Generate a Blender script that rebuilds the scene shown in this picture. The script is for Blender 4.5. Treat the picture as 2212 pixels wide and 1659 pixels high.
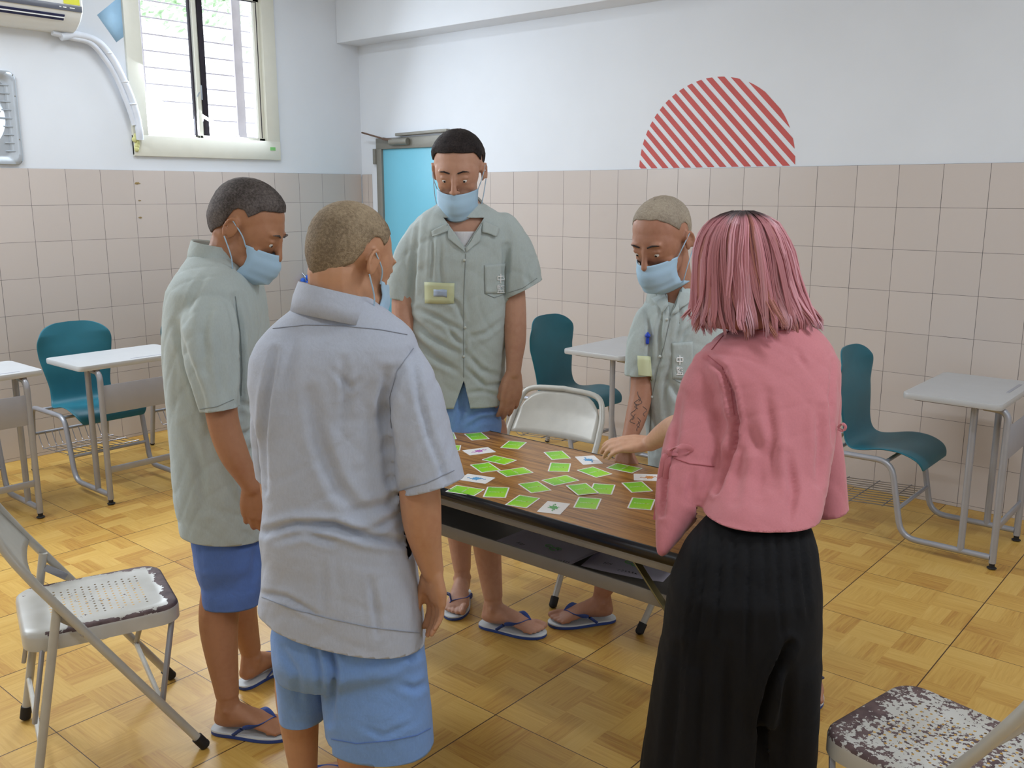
import bpy, bmesh, math, random
import numpy as np
from math import sin, cos, pi, radians, atan2, sqrt
from mathutils import Vector, Matrix, noise as mnoise
from mathutils.bvhtree import BVHTree

for o in list(bpy.data.objects):
    bpy.data.objects.remove(o)
SC = bpy.context.scene
COL = SC.collection

# ------------------------------------------------------------------ camera
FPX, CX, CY = 2006.0, 1106.0, 829.5
PITCH = math.atan(414.5/2006.0)
YAW = radians(40.4)
CAM = np.array([6.00427, -5.15599, 1.65])
FWD = np.array([-sin(YAW)*cos(PITCH), cos(YAW)*cos(PITCH), -sin(PITCH)])
RGT = np.array([cos(YAW), sin(YAW), 0.0])
UPV = np.cross(RGT, FWD)
FH = np.array([-sin(YAW), cos(YAW), 0.0])
cd = bpy.data.cameras.new('camera')
cam = bpy.data.objects.new('camera', cd)
COL.objects.link(cam)
cd.sensor_width = 36.0
cd.lens = FPX/2212.0*36.0
cd.clip_start = 0.05
cam.matrix_world = Matrix(((RGT[0], UPV[0], -FWD[0], CAM[0]),
                           (RGT[1], UPV[1], -FWD[1], CAM[1]),
                           (RGT[2], UPV[2], -FWD[2], CAM[2]), (0, 0, 0, 1)))
SC.camera = cam

# ------------------------------------------------------------------ view + world
SC.view_settings.view_transform = 'Standard'
SC.view_settings.look = 'None'
SC.view_settings.gamma = 1.0
SC.view_settings.use_curve_mapping = False
SC.view_settings.exposure = 0.38
SC.cycles.use_denoising = True
SC.cycles.max_bounces = 8
SC.cycles.sample_clamp_indirect = 6.0
wd = bpy.data.worlds.new('sky')
SC.world = wd
wd.use_nodes = True
wd.node_tree.nodes['Background'].inputs[0].default_value = (0.86, 0.92, 1.0, 1)
wd.node_tree.nodes['Background'].inputs[1].default_value = 2.2

def area(name, loc, target, sx, sy, power, col, spread=180):
    l = bpy.data.lights.new(name, 'AREA')
    l.shape = 'RECTANGLE'; l.size = sx; l.size_y = sy
    l.energy = power; l.color = col; l.spread = radians(spread)
    o = bpy.data.objects.new(name, l)
    COL.objects.link(o)
    o.location = loc
    d = Vector(target)-Vector(loc)
    o.rotation_euler = d.to_track_quat('-Z', 'Y').to_euler()
    return o
ROOM_X, ROOM_Y, ROOM_Z = 8.6, -8.6, 3.35
DAY = (0.81, 0.90, 1.0)
LAMP = (0.85, 0.925, 1.0)
# daylight through the windows of the left wall and of the two walls behind the camera
area('window_light', (0.12, -1.39, 2.45), (1.0, -1.6, 2.0), 1.0, 0.9, 24, DAY)
area('window_light', (0.15, -4.7, 2.3), (3.0, -4.4, 0.9), 1.6, 1.2, 44, DAY)
area('window_light', (0.15, -7.0, 2.3), (3.0, -6.0, 0.9), 1.6, 1.2, 20, DAY)
area('window_light', (3.2, -8.45, 2.1), (3.4, -3.0, 1.0), 2.6, 1.4, 9, DAY)
area('window_light', (8.45, -3.0, 2.1), (4.0, -1.5, 1.2), 2.4, 1.4, 20, DAY)
LAMPS = [(1.3, -1.8, 13), (6.2, -2.5, 27), (1.0, -4.0, 39), (5.4, -5.2, 12)]

# ------------------------------------------------------------------ maths helpers
def V(*a): return np.array(a, float)
def nrm(v):
    v = np.asarray(v, float); return v/max(1e-9, np.linalg.norm(v))
def ray(x, y): return FWD + RGT*(x-CX)/FPX - UPV*(y-CY)/FPX
def at(x, y, D):
    d = ray(x, y); return CAM + d*(D/(d @ FH))
def onz(x, y, z=0.0):
    d = ray(x, y); return CAM + d*((z-CAM[2])/d[2])
def onx(x, y, X):
    d = ray(x, y); return CAM + d*((X-CAM[0])/d[0])
def ony(x, y, Y):
    d = ray(x, y); return CAM + d*((Y-CAM[1])/d[1])
def proj(P):
    v = np.asarray(P)-CAM
    z = v @ FWD
    return CX+FPX*(v @ RGT)/z, CY-FPX*(v @ UPV)/z
def rz(a):
    c, s = cos(a), sin(a); return np.array([[c, -s, 0], [s, c, 0], [0, 0, 1]])
def lin(c):
    return tuple(((x/255.0)/12.92 if x/255.0 <= .04045 else ((x/255.0+.055)/1.055)**2.4) for x in c)

# ------------------------------------------------------------------ mesh builder
def frames(pts):
    pts = [np.asarray(p, float) for p in pts]
    n = len(pts); T = []
    for i in range(n):
        a = pts[max(0, i-1)]; b = pts[min(n-1, i+1)]
        T.append(nrm(b-a))
    up = V(0, 0, 1) if abs(T[0][2]) < .9 else V(1, 0, 0)
    N = [nrm(up - T[0]*(up @ T[0]))]
    for i in range(1, n):
        v = N[-1] - T[i]*(N[-1] @ T[i])
        N.append(nrm(v))
    return pts, T, N, [np.cross(T[i], N[i]) for i in range(n)]

def fillet(pts, r, k=5):
    pts = [np.asarray(p, float) for p in pts]
    out = [pts[0]]
    for i in range(1, len(pts)-1):
        a, b, c = pts[i-1], pts[i], pts[i+1]
        rr = r[i-1] if isinstance(r, (list, tuple)) else r
        da, dc = np.linalg.norm(a-b), np.linalg.norm(c-b)
        rr = min(rr, da*.49, dc*.49)
        p, q = b+(a-b)/da*rr, b+(c-b)/dc*rr
        for j in range(k+1):
            t = j/k
            out.append((1-t)**2*p+2*t*(1-t)*b+t*t*q)
    out.append(pts[-1])
    return out

def spline(pts, n=8):
    P = np.array([np.asarray(p, float) for p in pts])
    P = np.vstack([2*P[0]-P[1], P, 2*P[-1]-P[-2]])
    out = []
    for i in range(1, len(P)-2):
        for j in range(n):
            t = j/n
            a, b, c, d = P[i-1], P[i], P[i+1], P[i+2]
            out.append(.5*((2*b)+(-a+c)*t+(2*a-5*b+4*c-d)*t*t+(-a+3*b-3*c+d)*t**3))
    out.append(P[-2])
    return out

class MB:
    def __init__(self): self.v = []; self.f = []; self.m = []; self.mi = 0
    def add(self, vs, fs):
        o = len(self.v)
        self.v += [tuple(map(float, p)) for p in vs]
        self.f += [tuple(i+o for i in f) for f in fs]
        self.m += [self.mi]*len(fs)
        return self
    def box(self, c, s, rot=None, bev=0.0, seg=2):
        bm = bmesh.new(); bmesh.ops.create_cube(bm, size=1.0)
        for v in bm.verts: v.co = Vector((v.co.x*s[0], v.co.y*s[1], v.co.z*s[2]))
        if bev > 0:
            bmesh.ops.bevel(bm, geom=list(bm.edges), offset=bev, segments=seg, affect='EDGES', profile=.5)
        vs = np.array([v.co[:] for v in bm.verts]); bm.verts.index_update()
        fs = [[v.index for v in f.verts] for f in bm.faces]; bm.free()
        if rot is not None: vs = vs @ np.asarray(rot).T
        return self.add(vs+np.asarray(c), fs)
    def bar(self, a, b, w, h, bev=0.0, up=(0, 0, 1)):
        a = np.asarray(a, float); b = np.asarray(b, float)
        L = np.linalg.norm(b-a); x = (b-a)/L
        u = np.asarray(up, float)
        if abs(x @ u) > .98: u = V(1, 0, 0)
        y = nrm(np.cross(u, x)); z = np.cross(x, y)
        return self.box((a+b)/2, (L, w, h), np.array([x, y, z]).T, bev)
    def loft(self, rings, cap=(True, True), closed=False):
        n = len(rings[0]); vs = [p for r in rings for p in r]; fs = []
        R = len(rings)
        for i in range(R-1 if not closed else R):
            for j in range(n):
                a = i*n+j; b = i*n+(j+1) % n
                c = ((i+1) % R)*n+(j+1) % n; d = ((i+1) % R)*n+j
                fs.append((a, b, c, d))
        if not closed:
            if cap[0]: fs.append(tuple(range(n-1, -1, -1)))
            if cap[1]: fs.append(tuple((R-1)*n+j for j in range(n)))
        return self.add(vs, fs)
    def tube(self, pts, r, seg=10, cap=(True, True), flat=None):
        pts, T, N, B = frames(pts)
        rings = []
        for i, p in enumerate(pts):
            rr = r[i] if hasattr(r, '__len__') else r
            fl = 1.0 if flat is None else flat
            rings.append([p+rr*(cos(2*pi*j/seg)*N[i]*fl+sin(2*pi*j/seg)*B[i]) for j in range(seg)])
        return self.loft(rings, cap)
    def ell(self, c, r, rot=None, seg=20, rin=12):
        rings = []
        vs = [V(0, 0, -1)]
        for i in range(1, rin):
            ph = -pi/2+pi*i/rin
            for j in range(seg):
                th = 2*pi*j/seg
                vs.append(V(cos(ph)*cos(th), cos(ph)*sin(th), sin(ph)))
        vs.append(V(0, 0, 1)); fs = []
        for j in range(seg): fs.append((0, 1+(j+1) % seg, 1+j))
        for i in range(rin-2):
            for j in range(seg):
                a = 1+i*seg+j; b = 1+i*seg+(j+1) % seg
                fs.append((a, b, b+seg, a+seg))
        L = len(vs)-1
        for j in range(seg): fs.append((L, L-seg+j, L-seg+(j+1) % seg))
        vs = np.array(vs)*(np.asarray(r, float) if hasattr(r, '__len__') else float(r))
        if rot is not None: vs = vs @ np.asarray(rot).T
        return self.add(vs+np.asarray(c), fs)
    def caps(self, pts, r, seg=14):
        """tube with round ends (chain of a limb)"""
        rr = list(r) if hasattr(r, '__len__') else [r]*len(pts)
        self.tube(pts, rr, seg)
        self.ell(pts[0], rr[0], seg=seg, rin=8); self.ell(pts[-1], rr[-1], seg=seg, rin=8)
        return self
    def prism(self, poly, z0, z1, M=None):
        n = len(poly)
        vs = [V(p[0], p[1], z0) for p in poly]+[V(p[0], p[1], z1) for p in poly]
        if M is not None: vs = [np.asarray(M[0]) @ v+np.asarray(M[1]) for v in vs]
        fs = [tuple(range(n-1, -1, -1)), tuple(range(n, 2*n))]+[(i, (i+1) % n, n+(i+1) % n, n+i) for i in range(n)]
        return self.add(vs, fs)
    def build_each(self, name, mat, parent=None, **kw):
        """one object for each piece that stands apart from the others"""
        v = np.array(self.v); n = len(self.f); idx = list(range(len(self.v)))
        def find(i):
            while idx[i] != i: idx[i] = idx[idx[i]]; i = idx[i]
            return i
        for f in self.f:
            a = find(f[0])
            for k in f[1:]: idx[find(k)] = a
        comp = {}
        for i in range(len(self.v)): comp.setdefault(find(i), []).append(i)
        boxes = [[v[c].min(0)-.0008, v[c].max(0)+.0008, [r]] for r, c in comp.items()]
        merged = True
        while merged:
            merged = False
            for i in range(len(boxes)):
                for j in range(i+1, len(boxes)):
                    if (boxes[i][0] <= boxes[j][1]).all() and (boxes[j][0] <= boxes[i][1]).all():
                        boxes[i] = [np.minimum(boxes[i][0], boxes[j][0]), np.maximum(boxes[i][1], boxes[j][1]), boxes[i][2]+boxes[j][2]]
                        del boxes[j]; merged = True; break
                if merged: break
        out = []
        for _, _, roots in boxes:
            ids = sorted(i for r in roots for i in comp[r]); mp = {i: k for k, i in enumerate(ids)}
            m2 = MB(); m2.v = [self.v[i] for i in ids]; m2.f = [tuple(mp[k] for k in f) for f in self.f if f[0] in mp]; m2.m = [0]*len(m2.f)
            out.append(MB.build(m2, name, mat, parent, **kw))
        return out
    def mesh(self, name='m'):
        me = bpy.data.meshes.new(name)
        me.from_pydata(self.v, [], self.f)
        me.update(); return me
    def build(self, name, mat, parent=None, smooth=True, flat_angle=None, sub=0, recalc=True):
        me = self.mesh(name)
        if isinstance(mat, (list, tuple)):
            for q in mat: me.materials.append(q)
            me.polygons.foreach_set('material_index', self.m)
        elif mat: me.materials.append(mat)
        if recalc:
            bm = bmesh.new(); bm.from_mesh(me)
            bmesh.ops.recalc_face_normals(bm, faces=bm.faces); bm.to_mesh(me); bm.free()
        if smooth:
            me.polygons.foreach_set('use_smooth', [True]*len(me.polygons))
            try: me.set_sharp_from_angle(angle=radians(flat_angle or 40))
            except Exception: pass
        o = bpy.data.objects.new(name, me); COL.objects.link(o)
        if parent is not None: attach(o, parent)
        if sub:
            s = o.modifiers.new('s', 'SUBSURF'); s.levels = sub; s.render_levels = sub
        return o

def attach(o, parent):
    """parts are built in world space: keep them there while parenting"""
    o.parent = parent
    o.matrix_parent_inverse = world_of(parent).inverted()
def world_of(o):
    m = o.matrix_basis.copy()
    if o.parent is not None:
        m = world_of(o.parent) @ o.matrix_parent_inverse @ m
    return m
def tag(o, label=None, cat=None, group=None, kind=None):
    if label: o['label'] = label
    if cat: o['category'] = cat
    if group: o['group'] = group
    if kind: o['kind'] = kind
    return o
def empty(name, loc, a=0.0):
    o = bpy.data.objects.new(name, None); COL.objects.link(o)
    o.location = loc; o.rotation_euler = (0, 0, a); o.empty_display_size = .1
    return o
def kids(o): return [c for c in bpy.data.objects if c.parent == o]
def copy_tree(o, parent=None):
    c = o.copy(); COL.objects.link(c)
    if parent is not None: c.parent = parent
    for ch in kids(o): copy_tree(ch, c)
    return c

# ------------------------------------------------------------------ materials
class NT:
    def __init__(self, name, rough=.5, metal=0.0, spec=.5):
        self.mat = bpy.data.materials.new(name); self.mat.use_nodes = True
        self.t = self.mat.node_tree; self.b = self.t.nodes['Principled BSDF']
        self.b.inputs['Roughness'].default_value = rough
        self.b.inputs['Metallic'].default_value = metal
        self.b.inputs['Specular IOR Level'].default_value = spec
    def n(self, typ, **kw):
        x = self.t.nodes.new(typ)
        for k, v in kw.items(): setattr(x, k, v)
        return x
    def link(self, a, b): self.t.links.new(a, b)
    def put(self, sock, val):
        if isinstance(val, bpy.types.NodeSocket): self.link(val, sock)
        elif isinstance(val, (tuple, list)): sock.default_value = (*val, 1) if len(val) == 3 and sock.type == 'RGBA' else val
        else: sock.default_value = val
    def m(self, op, a, b=0.0, c=0.0):
        x = self.n('ShaderNodeMath', operation=op)
        self.put(x.inputs[0], a); self.put(x.inputs[1], b); self.put(x.inputs[2], c)
        return x.outputs[0]
    def coord(self, kind='Object'): return self.n('ShaderNodeTexCoord').outputs[kind]
    def sep(self, v):
        x = self.n('ShaderNodeSeparateXYZ'); self.link(v, x.inputs[0]); return x.outputs
    def comb(self, a, b, c=0.0):
        x = self.n('ShaderNodeCombineXYZ')
        self.put(x.inputs[0], a); self.put(x.inputs[1], b); self.put(x.inputs[2], c); return x.outputs[0]
    def noise(self, v, scale=5, detail=3, rough=.5, dist=0.0, out='Fac'):
        x = self.n('ShaderNodeTexNoise'); self.link(v, x.inputs['Vector'])
        x.inputs['Scale'].default_value = scale; x.inputs['Detail'].default_value = detail
        x.inputs['Roughness'].default_value = rough; x.inputs['Distortion'].default_value = dist
        return x.outputs[out]
    def scale(self, v, s):
        x = self.n('ShaderNodeMapping'); self.link(v, x.inputs[0]); x.inputs['Scale'].default_value = s
        return x.outputs[0]
    def ramp(self, f, stops, interp='LINEAR'):
        x = self.n('ShaderNodeValToRGB'); self.link(f, x.inputs[0])
        cr = x.color_ramp; cr.interpolation = interp
        while len(cr.elements) < len(stops): cr.elements.new(.5)
        for e, (p, c) in zip(cr.elements, stops):
            e.position = p; e.color = (*c, 1) if len(c) == 3 else c
        return x.outputs[0]
    def mix(self, f, a, b, mode='MIX'):
        x = self.n('ShaderNodeMix', data_type='RGBA', blend_type=mode)
        self.put(x.inputs[0], f); self.put(x.inputs[6], a); self.put(x.inputs[7], b)
        return x.outputs[2]
    def bump(self, h, strength=.3, dist=.002):
        x = self.n('ShaderNodeBump'); self.link(h, x.inputs['Height'])
        x.inputs['Strength'].default_value = strength; x.inputs['Distance'].default_value = dist
        self.link(x.outputs[0], self.b.inputs['Normal']); return x
    def base(self, c): self.put(self.b.inputs['Base Color'], c); return self
    def rough(self, r): self.put(self.b.inputs['Roughness'], r); return self

def simple(name, rgb, rough=.5, metal=0.0, vary=.06, nscale=12, bump=0.0, bscale=300, spec=.5):
    t = NT(name, rough, metal, spec)
    c = lin(rgb); co = t.coord()
    f = t.noise(co, nscale, 3)
    lo = tuple(x*(1-vary) for x in c); hi = tuple(min(1, x*(1+vary)) for x in c)
    t.base(t.ramp(f, [(.3, lo), (.7, hi)]))
    if bump > 0: t.bump(t.noise(co, bscale, 2), bump, .001)
    return t.mat

def fabric(name, rgb, rough=.85, weave=900, vary=.05, sheen=.15, crease=.35):
    t = NT(name, rough, spec=.25)
    c = lin(rgb); co = t.coord()
    big = t.noise(co, 6, 4)
    fine = t.noise(t.scale(co, (1, 1, .35)), 260, 2)
    f = t.m('ADD', t.m('MULTIPLY', big, .5), t.m('MULTIPLY', fine, .5))
    t.base(t.ramp(f, [(.35, tuple(x*(1-vary) for x in c)), (.65, tuple(min(1, x*(1+vary)) for x in c))]))
    w = t.noise(co, weave, 1)
    cr = t.noise(co, 22, 3, .55, .6)
    h = t.m('ADD', t.m('MULTIPLY', w, .15), t.m('MULTIPLY', cr, 1.0))
    t.bump(h, crease, .006)
    try: t.b.inputs['Sheen Weight'].default_value = sheen
    except Exception: pass
    return t.mat

M = {}
# wall paint
def wallpaint():
    t = NT('wall_paint', .75, spec=.2); co = t.coord()
    c = lin((229, 234, 241))
    t.base(t.ramp(t.noise(co, 1.7, 4), [(.3, tuple(x*.97 for x in c)), (.7, tuple(min(1, x*1.02) for x in c))]))
    t.bump(t.noise(co, 40, 4), .08, .004)
    return t.mat
M['wall'] = wallpaint()

def tiles(name, axis, off_u, pitch_u, top, pitch_v, g=.0022):
    """glazed wall tiles with dark narrow joints; axis 0 = u along x, 1 = along y"""
    t = NT(name, .28, spec=.45)
    s = t.sep(t.coord())
    u = t.m('DIVIDE', t.m('SUBTRACT', s[axis], off_u), pitch_u)
    v = t.m('DIVIDE', t.m('SUBTRACT', s[2], top), pitch_v)
    def edge(q, pitch, gw):
        fr = t.m('FRACT', q)
        d = t.m('MINIMUM', fr, t.m('SUBTRACT', 1.0, fr))
        return t.m('LESS_THAN', d, gw/pitch/2)
    gu = edge(u, pitch_u, g*1.25); gv = edge(v, pitch_v, g)
    gr = t.m('MAXIMUM', gu, gv)
    cell = t.comb(t.m('FLOOR', u), t.m('FLOOR', v), 0)
    wn = t.n('ShaderNodeTexWhiteNoise', noise_dimensions='3D'); t.link(cell, wn.inputs[0])
    a = lin((201, 191, 185)); b = lin((206, 196, 190))
    c1 = t.mix(wn.outputs[0], a, b)
    dirt = t.noise(t.coord(), 3.0, 5, .6)
    c2 = t.mix(t.m('MULTIPLY', t.m('GREATER_THAN', dirt, .74), .0), c1, lin((190, 175, 160)))
    joint = t.ramp(t.noise(t.coord(), 6, 3), [(.35, lin((88, 84, 84))), (.65, lin((140, 132, 128)))])
    t.base(t.mix(gr, c2, joint))
    t.rough(t.m('ADD', .26, t.m('MULTIPLY', gr, .5)))
    t.bump(t.m('ADD', t.m('SUBTRACT', 1.0, gr), t.m('MULTIPLY', t.noise(t.coord(), 9, 2), .25)), .25, .0015)
    return t.mat
M['tile_back'] = tiles('tile_back', 0, 1.638, .2222, 1.792, .2215)
M['tile_left'] = tiles('tile_left', 1, -.196, .2232, 1.792, .2215)

def floor_mat():
    t = NT('floor_tiles', .3, spec=.5)
    co = t.coord(); s = t.sep(co)
    PX, PY = .4885, .4812
    u = t.m('DIVIDE', t.m('SUBTRACT', s[0], 4.204), PX)
    v = t.m('DIVIDE', t.m('SUBTRACT', s[1], -1.197), PY)
    def edge(q, pitch, gw):
        fr = t.m('FRACT', q); d = t.m('MINIMUM', fr, t.m('SUBTRACT', 1.0, fr))
        return t.m('LESS_THAN', d, gw/pitch/2)
    gr = t.m('MAXIMUM', edge(u, PX, .0042), edge(v, PY, .0028))
    # basket-weave parquet print: 3 x 3 blocks in each tile, grain turned in every other block
    bu = t.m('MULTIPLY', u, 3.0); bv = t.m('MULTIPLY', v, 3.0)
    fu = t.m('FLOOR', bu); fv = t.m('FLOOR', bv)
    chk = t.m('MODULO', t.m('ABSOLUTE', t.m('ADD', fu, fv)), 2.0)
    def planks(along, across, sc):
        pl = t.m('FLOOR', t.m('MULTIPLY', across, 2.0))
        wn = t.n('ShaderNodeTexWhiteNoise', noise_dimensions='3D')
        t.link(t.comb(fu, fv, pl), wn.inputs[0])
        vec = t.comb(t.m('MULTIPLY', along, .55), t.m('MULTIPLY', across, 9.0), t.m('MULTIPLY', wn.outputs[0], 7.0))
        g = t.noise(vec, 1.6, 5, .6, .8)
        return t.m('ADD', t.m('MULTIPLY', g, .75), t.m('MULTIPLY', wn.outputs[0], .32))
    gA = planks(bu, bv, 1); gB = planks(bv, bu, 1)
    g = t.m('ADD', t.m('MULTIPLY', gA, t.m('SUBTRACT', 1.0, chk)), t.m('MULTIPLY', gB, chk))
    col = t.ramp(g, [(.22, lin((174, 120, 50))), (.45, lin((198, 154, 74))), (.62, lin((209, 168, 86))), (.85, lin((217, 180, 102)))])
    seam = lin((78, 52, 26))
    t.base(t.mix(gr, col, seam))
    t.rough(t.m('ADD', .30, t.m('MULTIPLY', t.noise(co, 5, 3), .16)))
    t.bump(t.m('ADD', t.m('SUBTRACT', 1.0, gr), t.m('MULTIPLY', t.noise(co, 3, 2), .3)), .3, .0015)
    return t.mat
M['floor'] = floor_mat()
M['ceil'] = simple('ceiling_paint', (232, 234, 236), .85, vary=.02)
M['white_frame'] = simple('cream_aluminium', (226, 226, 214), .4, vary=.02)
M['dark_gasket'] = simple('dark_gasket', (38, 32, 44), .6)
M['bars'] = simple('window_bars', (225, 220, 232), .5)
M['alu'] = simple('aluminium', (190, 198, 206), .35, .6, vary=.04)
M['ac'] = simple('ac_plastic', (236, 238, 236), .4, vary=.01)
M['ac_dark'] = simple('ac_dark_strip', (96, 100, 112), .35)
M['ac_slot'] = simple('ac_slot', (36, 44, 88), .5)
M['yellow'] = simple('yellow_label', (226, 226, 60), .5)
M['green_label'] = simple('green_label', (120, 190, 110), .5)
M['sticker_blue'] = simple('sticker_blue', (172, 214, 246), .6)
M['pipe'] = simple('pipe_wrap', (222, 228, 238), .6, bump=.3, bscale=120)
M['foam'] = simple('yellow_foam', (214, 214, 150), .9, bump=.8, bscale=60)
M['blue_door'] = simple('door_blue', (120, 196, 220), .45, vary=.03, nscale=3)
M['steel_frame'] = simple('door_frame_grey', (136, 134, 126), .5, .2, vary=.06)
M['rust'] = simple('rusty_metal', (112, 90, 78), .6, .3, vary=.2)
M['decal_red'] = simple('decal_red', (198, 86, 82), .6, vary=.05)
M['teal'] = simple('teal_plastic', (30, 106, 124), .42, vary=.05, bump=.25, bscale=700)
M['silver'] = simple('silver_tube', (166, 168, 176), .38, .35, vary=.05)
M['desktop'] = simple('grey_laminate', (186, 188, 190), .35, vary=.02, bump=.06)
M['desk_edge'] = simple('desk_edge', (176, 176, 170), .5)
M['panel'] = simple('modesty_panel', (164, 166, 176), .5, .1, vary=.03)
M['black_rubber'] = simple('black_rubber', (26, 24, 26), .7)
M['wire'] = simple('wire_chrome', (150, 150, 156), .3, .7)
M['table_edge'] = simple('black_edge', (24, 24, 30), .22, vary=.1)
M['table_metal'] = simple('table_grey_metal', (148, 142, 132), .45, .2, vary=.05)
M['brass'] = simple('brass_hinge', (142, 132, 92), .4, .6, vary=.15)
M['glass'] = None
def glass():
    t = NT('window_glass', .02); t.base((1, 1, 1))
    t.b.inputs['Transmission Weight'].default_value = 1.0
    t.b.inputs['IOR'].default_value = 1.02
    return t.mat
M['glass'] = glass()

def walnut():
    t = NT('walnut_laminate', .32, spec=.5); co = t.coord()
    st = t.scale(co, (1.2, 26, 1))
    g = t.noise(st, 3.4, 6, .62, .6)
    g2 = t.noise(t.scale(co, (2.0, 90, 1)), 4.0, 3, .6)
    f = t.m('ADD', t.m('MULTIPLY', g, .7), t.m('MULTIPLY', g2, .3))
    t.base(t.ramp(f, [(.34, lin((104, 66, 24))), (.5, lin((168, 116, 52))), (.64, lin((196, 146, 80)))]))
    t.rough(t.m('ADD', .28, t.m('MULTIPLY', g2, .1)))
    return t.mat
M['walnut'] = walnut()

# ------------------------------------------------------------------ room shell
def struct(o): o['kind'] = 'structure'; return o
T = .2
b = MB(); b.box((ROOM_X/2, ROOM_Y/2, -.06), (ROOM_X+2*T, -ROOM_Y+2*T, .12)); struct(b.build('floor', M['floor'], smooth=False))
b = MB(); b.box((ROOM_X/2, ROOM_Y/2, ROOM_Z+.1), (ROOM_X+2*T, -ROOM_Y+2*T, .2)); struct(b.build('ceiling', M['ceil'], smooth=False))
# back wall (y = 0) around the door opening
DX0, DX1, DZ = .20, 1.10, 2.07
b = MB()
b.box((DX0/2-T/2, T/2, ROOM_Z/2), (DX0+T, T, ROOM_Z))
b.box(((DX1+ROOM_X+T)/2, T/2, ROOM_Z/2), (ROOM_X+T-DX1, T, ROOM_Z))
b.box(((DX0+DX1)/2, T/2, (DZ+ROOM_Z)/2), (DX1-DX0, T, ROOM_Z-DZ))
struct(b.build('wall_back', M['wall'], smooth=False))
# left wall (x = 0) around the window opening
WY0, WY1, WZ0, WZ1 = -1.93, -.84, 1.93, 3.08
b = MB()
FY0, FY1, FZ0, FZ1 = -3.145, -2.745, 1.88, 2.28      # opening of the exhaust fan
def wall_piece(y0, y1, z0, z1): b.box((-T/2, (y0+y1)/2, (z0+z1)/2), (T, y1-y0, z1-z0))
wall_piece(ROOM_Y-T, FY0, 0, ROOM_Z); wall_piece(FY1, WY0, 0, ROOM_Z); wall_piece(FY0, FY1, 0, FZ0); wall_piece(FY0, FY1, FZ1, ROOM_Z)
b.box((-T/2, WY1/2, ROOM_Z/2), (T, -WY1, ROOM_Z))
b.box((-T/2, (WY0+WY1)/2, WZ0/2), (T, WY1-WY0, WZ0))
b.box((-T/2, (WY0+WY1)/2, (WZ1+ROOM_Z)/2), (T, WY1-WY0, ROOM_Z-WZ1))
struct(b.build('wall_left', M['wall'], smooth=False))
b = MB(); b.box((ROOM_X+T/2, ROOM_Y/2, ROOM_Z/2), (T, -ROOM_Y, ROOM_Z)); struct(b.build('wall_right', M['wall'], smooth=False))
b = MB(); b.box((ROOM_X/2, ROOM_Y-T/2, ROOM_Z/2), (ROOM_X, T, ROOM_Z)); struct(b.build('wall_front', M['wall'], smooth=False))
# tiled dado, 8 mm proud of the wall
TT = .008
b = MB(); b.box((TT/2, (ROOM_Y-.02)/2, .896), (TT, -ROOM_Y-.02, 1.792), bev=.002); struct(b.build('trim_1', M['tile_left'], smooth=False))
b = MB()
b.box(((1.17+ROOM_X)/2, -TT/2, .896), (ROOM_X-1.17, TT, 1.792), bev=.002)
b.box((.066, -TT/2, .896), (.115, TT, 1.792), bev=.002)
struct(b.build('trim_2', M['tile_back'], smooth=False))
# concrete beam along the back wall
b = MB(); b.box((ROOM_X/2, -.109, (2.79+ROOM_Z)/2), (ROOM_X, .218, ROOM_Z-2.79), bev=.004); struct(b.build('trim_3', M['wall'], smooth=False))

# window_1: cream aluminium frame, two sashes, outside grille
w = MB()
fw = .085
def wbox(mb, y0, y1, z0, z1, x0, x1, bev=.003): mb.box(((x0+x1)/2, (y0+y1)/2, (z0+z1)/2), (x1-x0, y1-y0, z1-z0), bev=bev)
wbox(w, WY0-.035, WY1+.035, WZ0-.045, WZ0+.09, -.09, .018)
wbox(w, WY0-.035, WY1+.035, WZ1-.06, WZ1+.035, -.09, .018)
wbox(w, WY0-.035, WY0+.075, WZ0-.04, WZ1+.03, -.09, .017)
wbox(w, WY1-.075, WY1+.035, WZ0-.04, WZ1+.03, -.09, .017)
win = w.build('window_1', M['white_frame']); struct(win)
w = MB()
Y0, Y1, Z0, Z1 = WY0+.075, WY1-.075, WZ0+.09, WZ1-.06
YM = -1.425
for (a, c, x) in ((Y0, YM+.03, -.055), (YM-.03, Y1, -.025)):
    wbox(w, a, a+.028, Z0, Z1, x-.012, x+.012); wbox(w, c-.05, c, Z0, Z1, x-.012, x+.012)
    wbox(w, a, c, Z0, Z0+.02, x-.012, x+.012); wbox(w, a, c, Z1-.03, Z1, x-.012, x+.012)
w.build_each('sash', M['white_frame'], win)
w = MB(); wbox(w, YM+.02, YM+.062, Z0, Z1, -.045, -.033); wbox(w, YM-.045, YM-.031, Z0+.01, Z1, -.062, -.036)
wbox(w, Y1-.03, Y1-.022, Z0+.02, Z1-.03, -.03, -.011); wbox(w, YM+.06, Y1-.02, Z1-.034, Z1-.028, -.03, -.011)
w.build_each('gasket', M['dark_gasket'], win)
w = MB(); wbox(w, Y0+.02, YM, Z0+.01, Z1-.02, -.058, -.054, 0); wbox(w, YM, Y1-.02, Z0+.01, Z1-.02, -.027, -.023, 0)
w.build_each('pane', M['glass'], win)
w = MB()
for i in range(10): w.tube([(-.17, WY0+.05, Z0+.03+i*.108), (-.17, WY1-.05, Z0+.03+i*.108)], .0055, 8)
w.tube([(-.17, Y0+.105, WZ0+.02), (-.17, Y0+.105, WZ1-.02)], .007, 8); w.box((-.16, Y1-.10, (WZ0+WZ1)/2), (.02, .07, WZ1-WZ0-.04))
w.build('grille', M['bars'], win)
w = MB(); w.box((-.03, YM+.006, 2.33), (.022, .018, .10), bev=.004); w.caps([(-.018, YM-.01, 2.33), (-.005, YM-.035, 2.30)], [.006, .004], 8)
w.build('latch', M['alu'], win)
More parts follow.
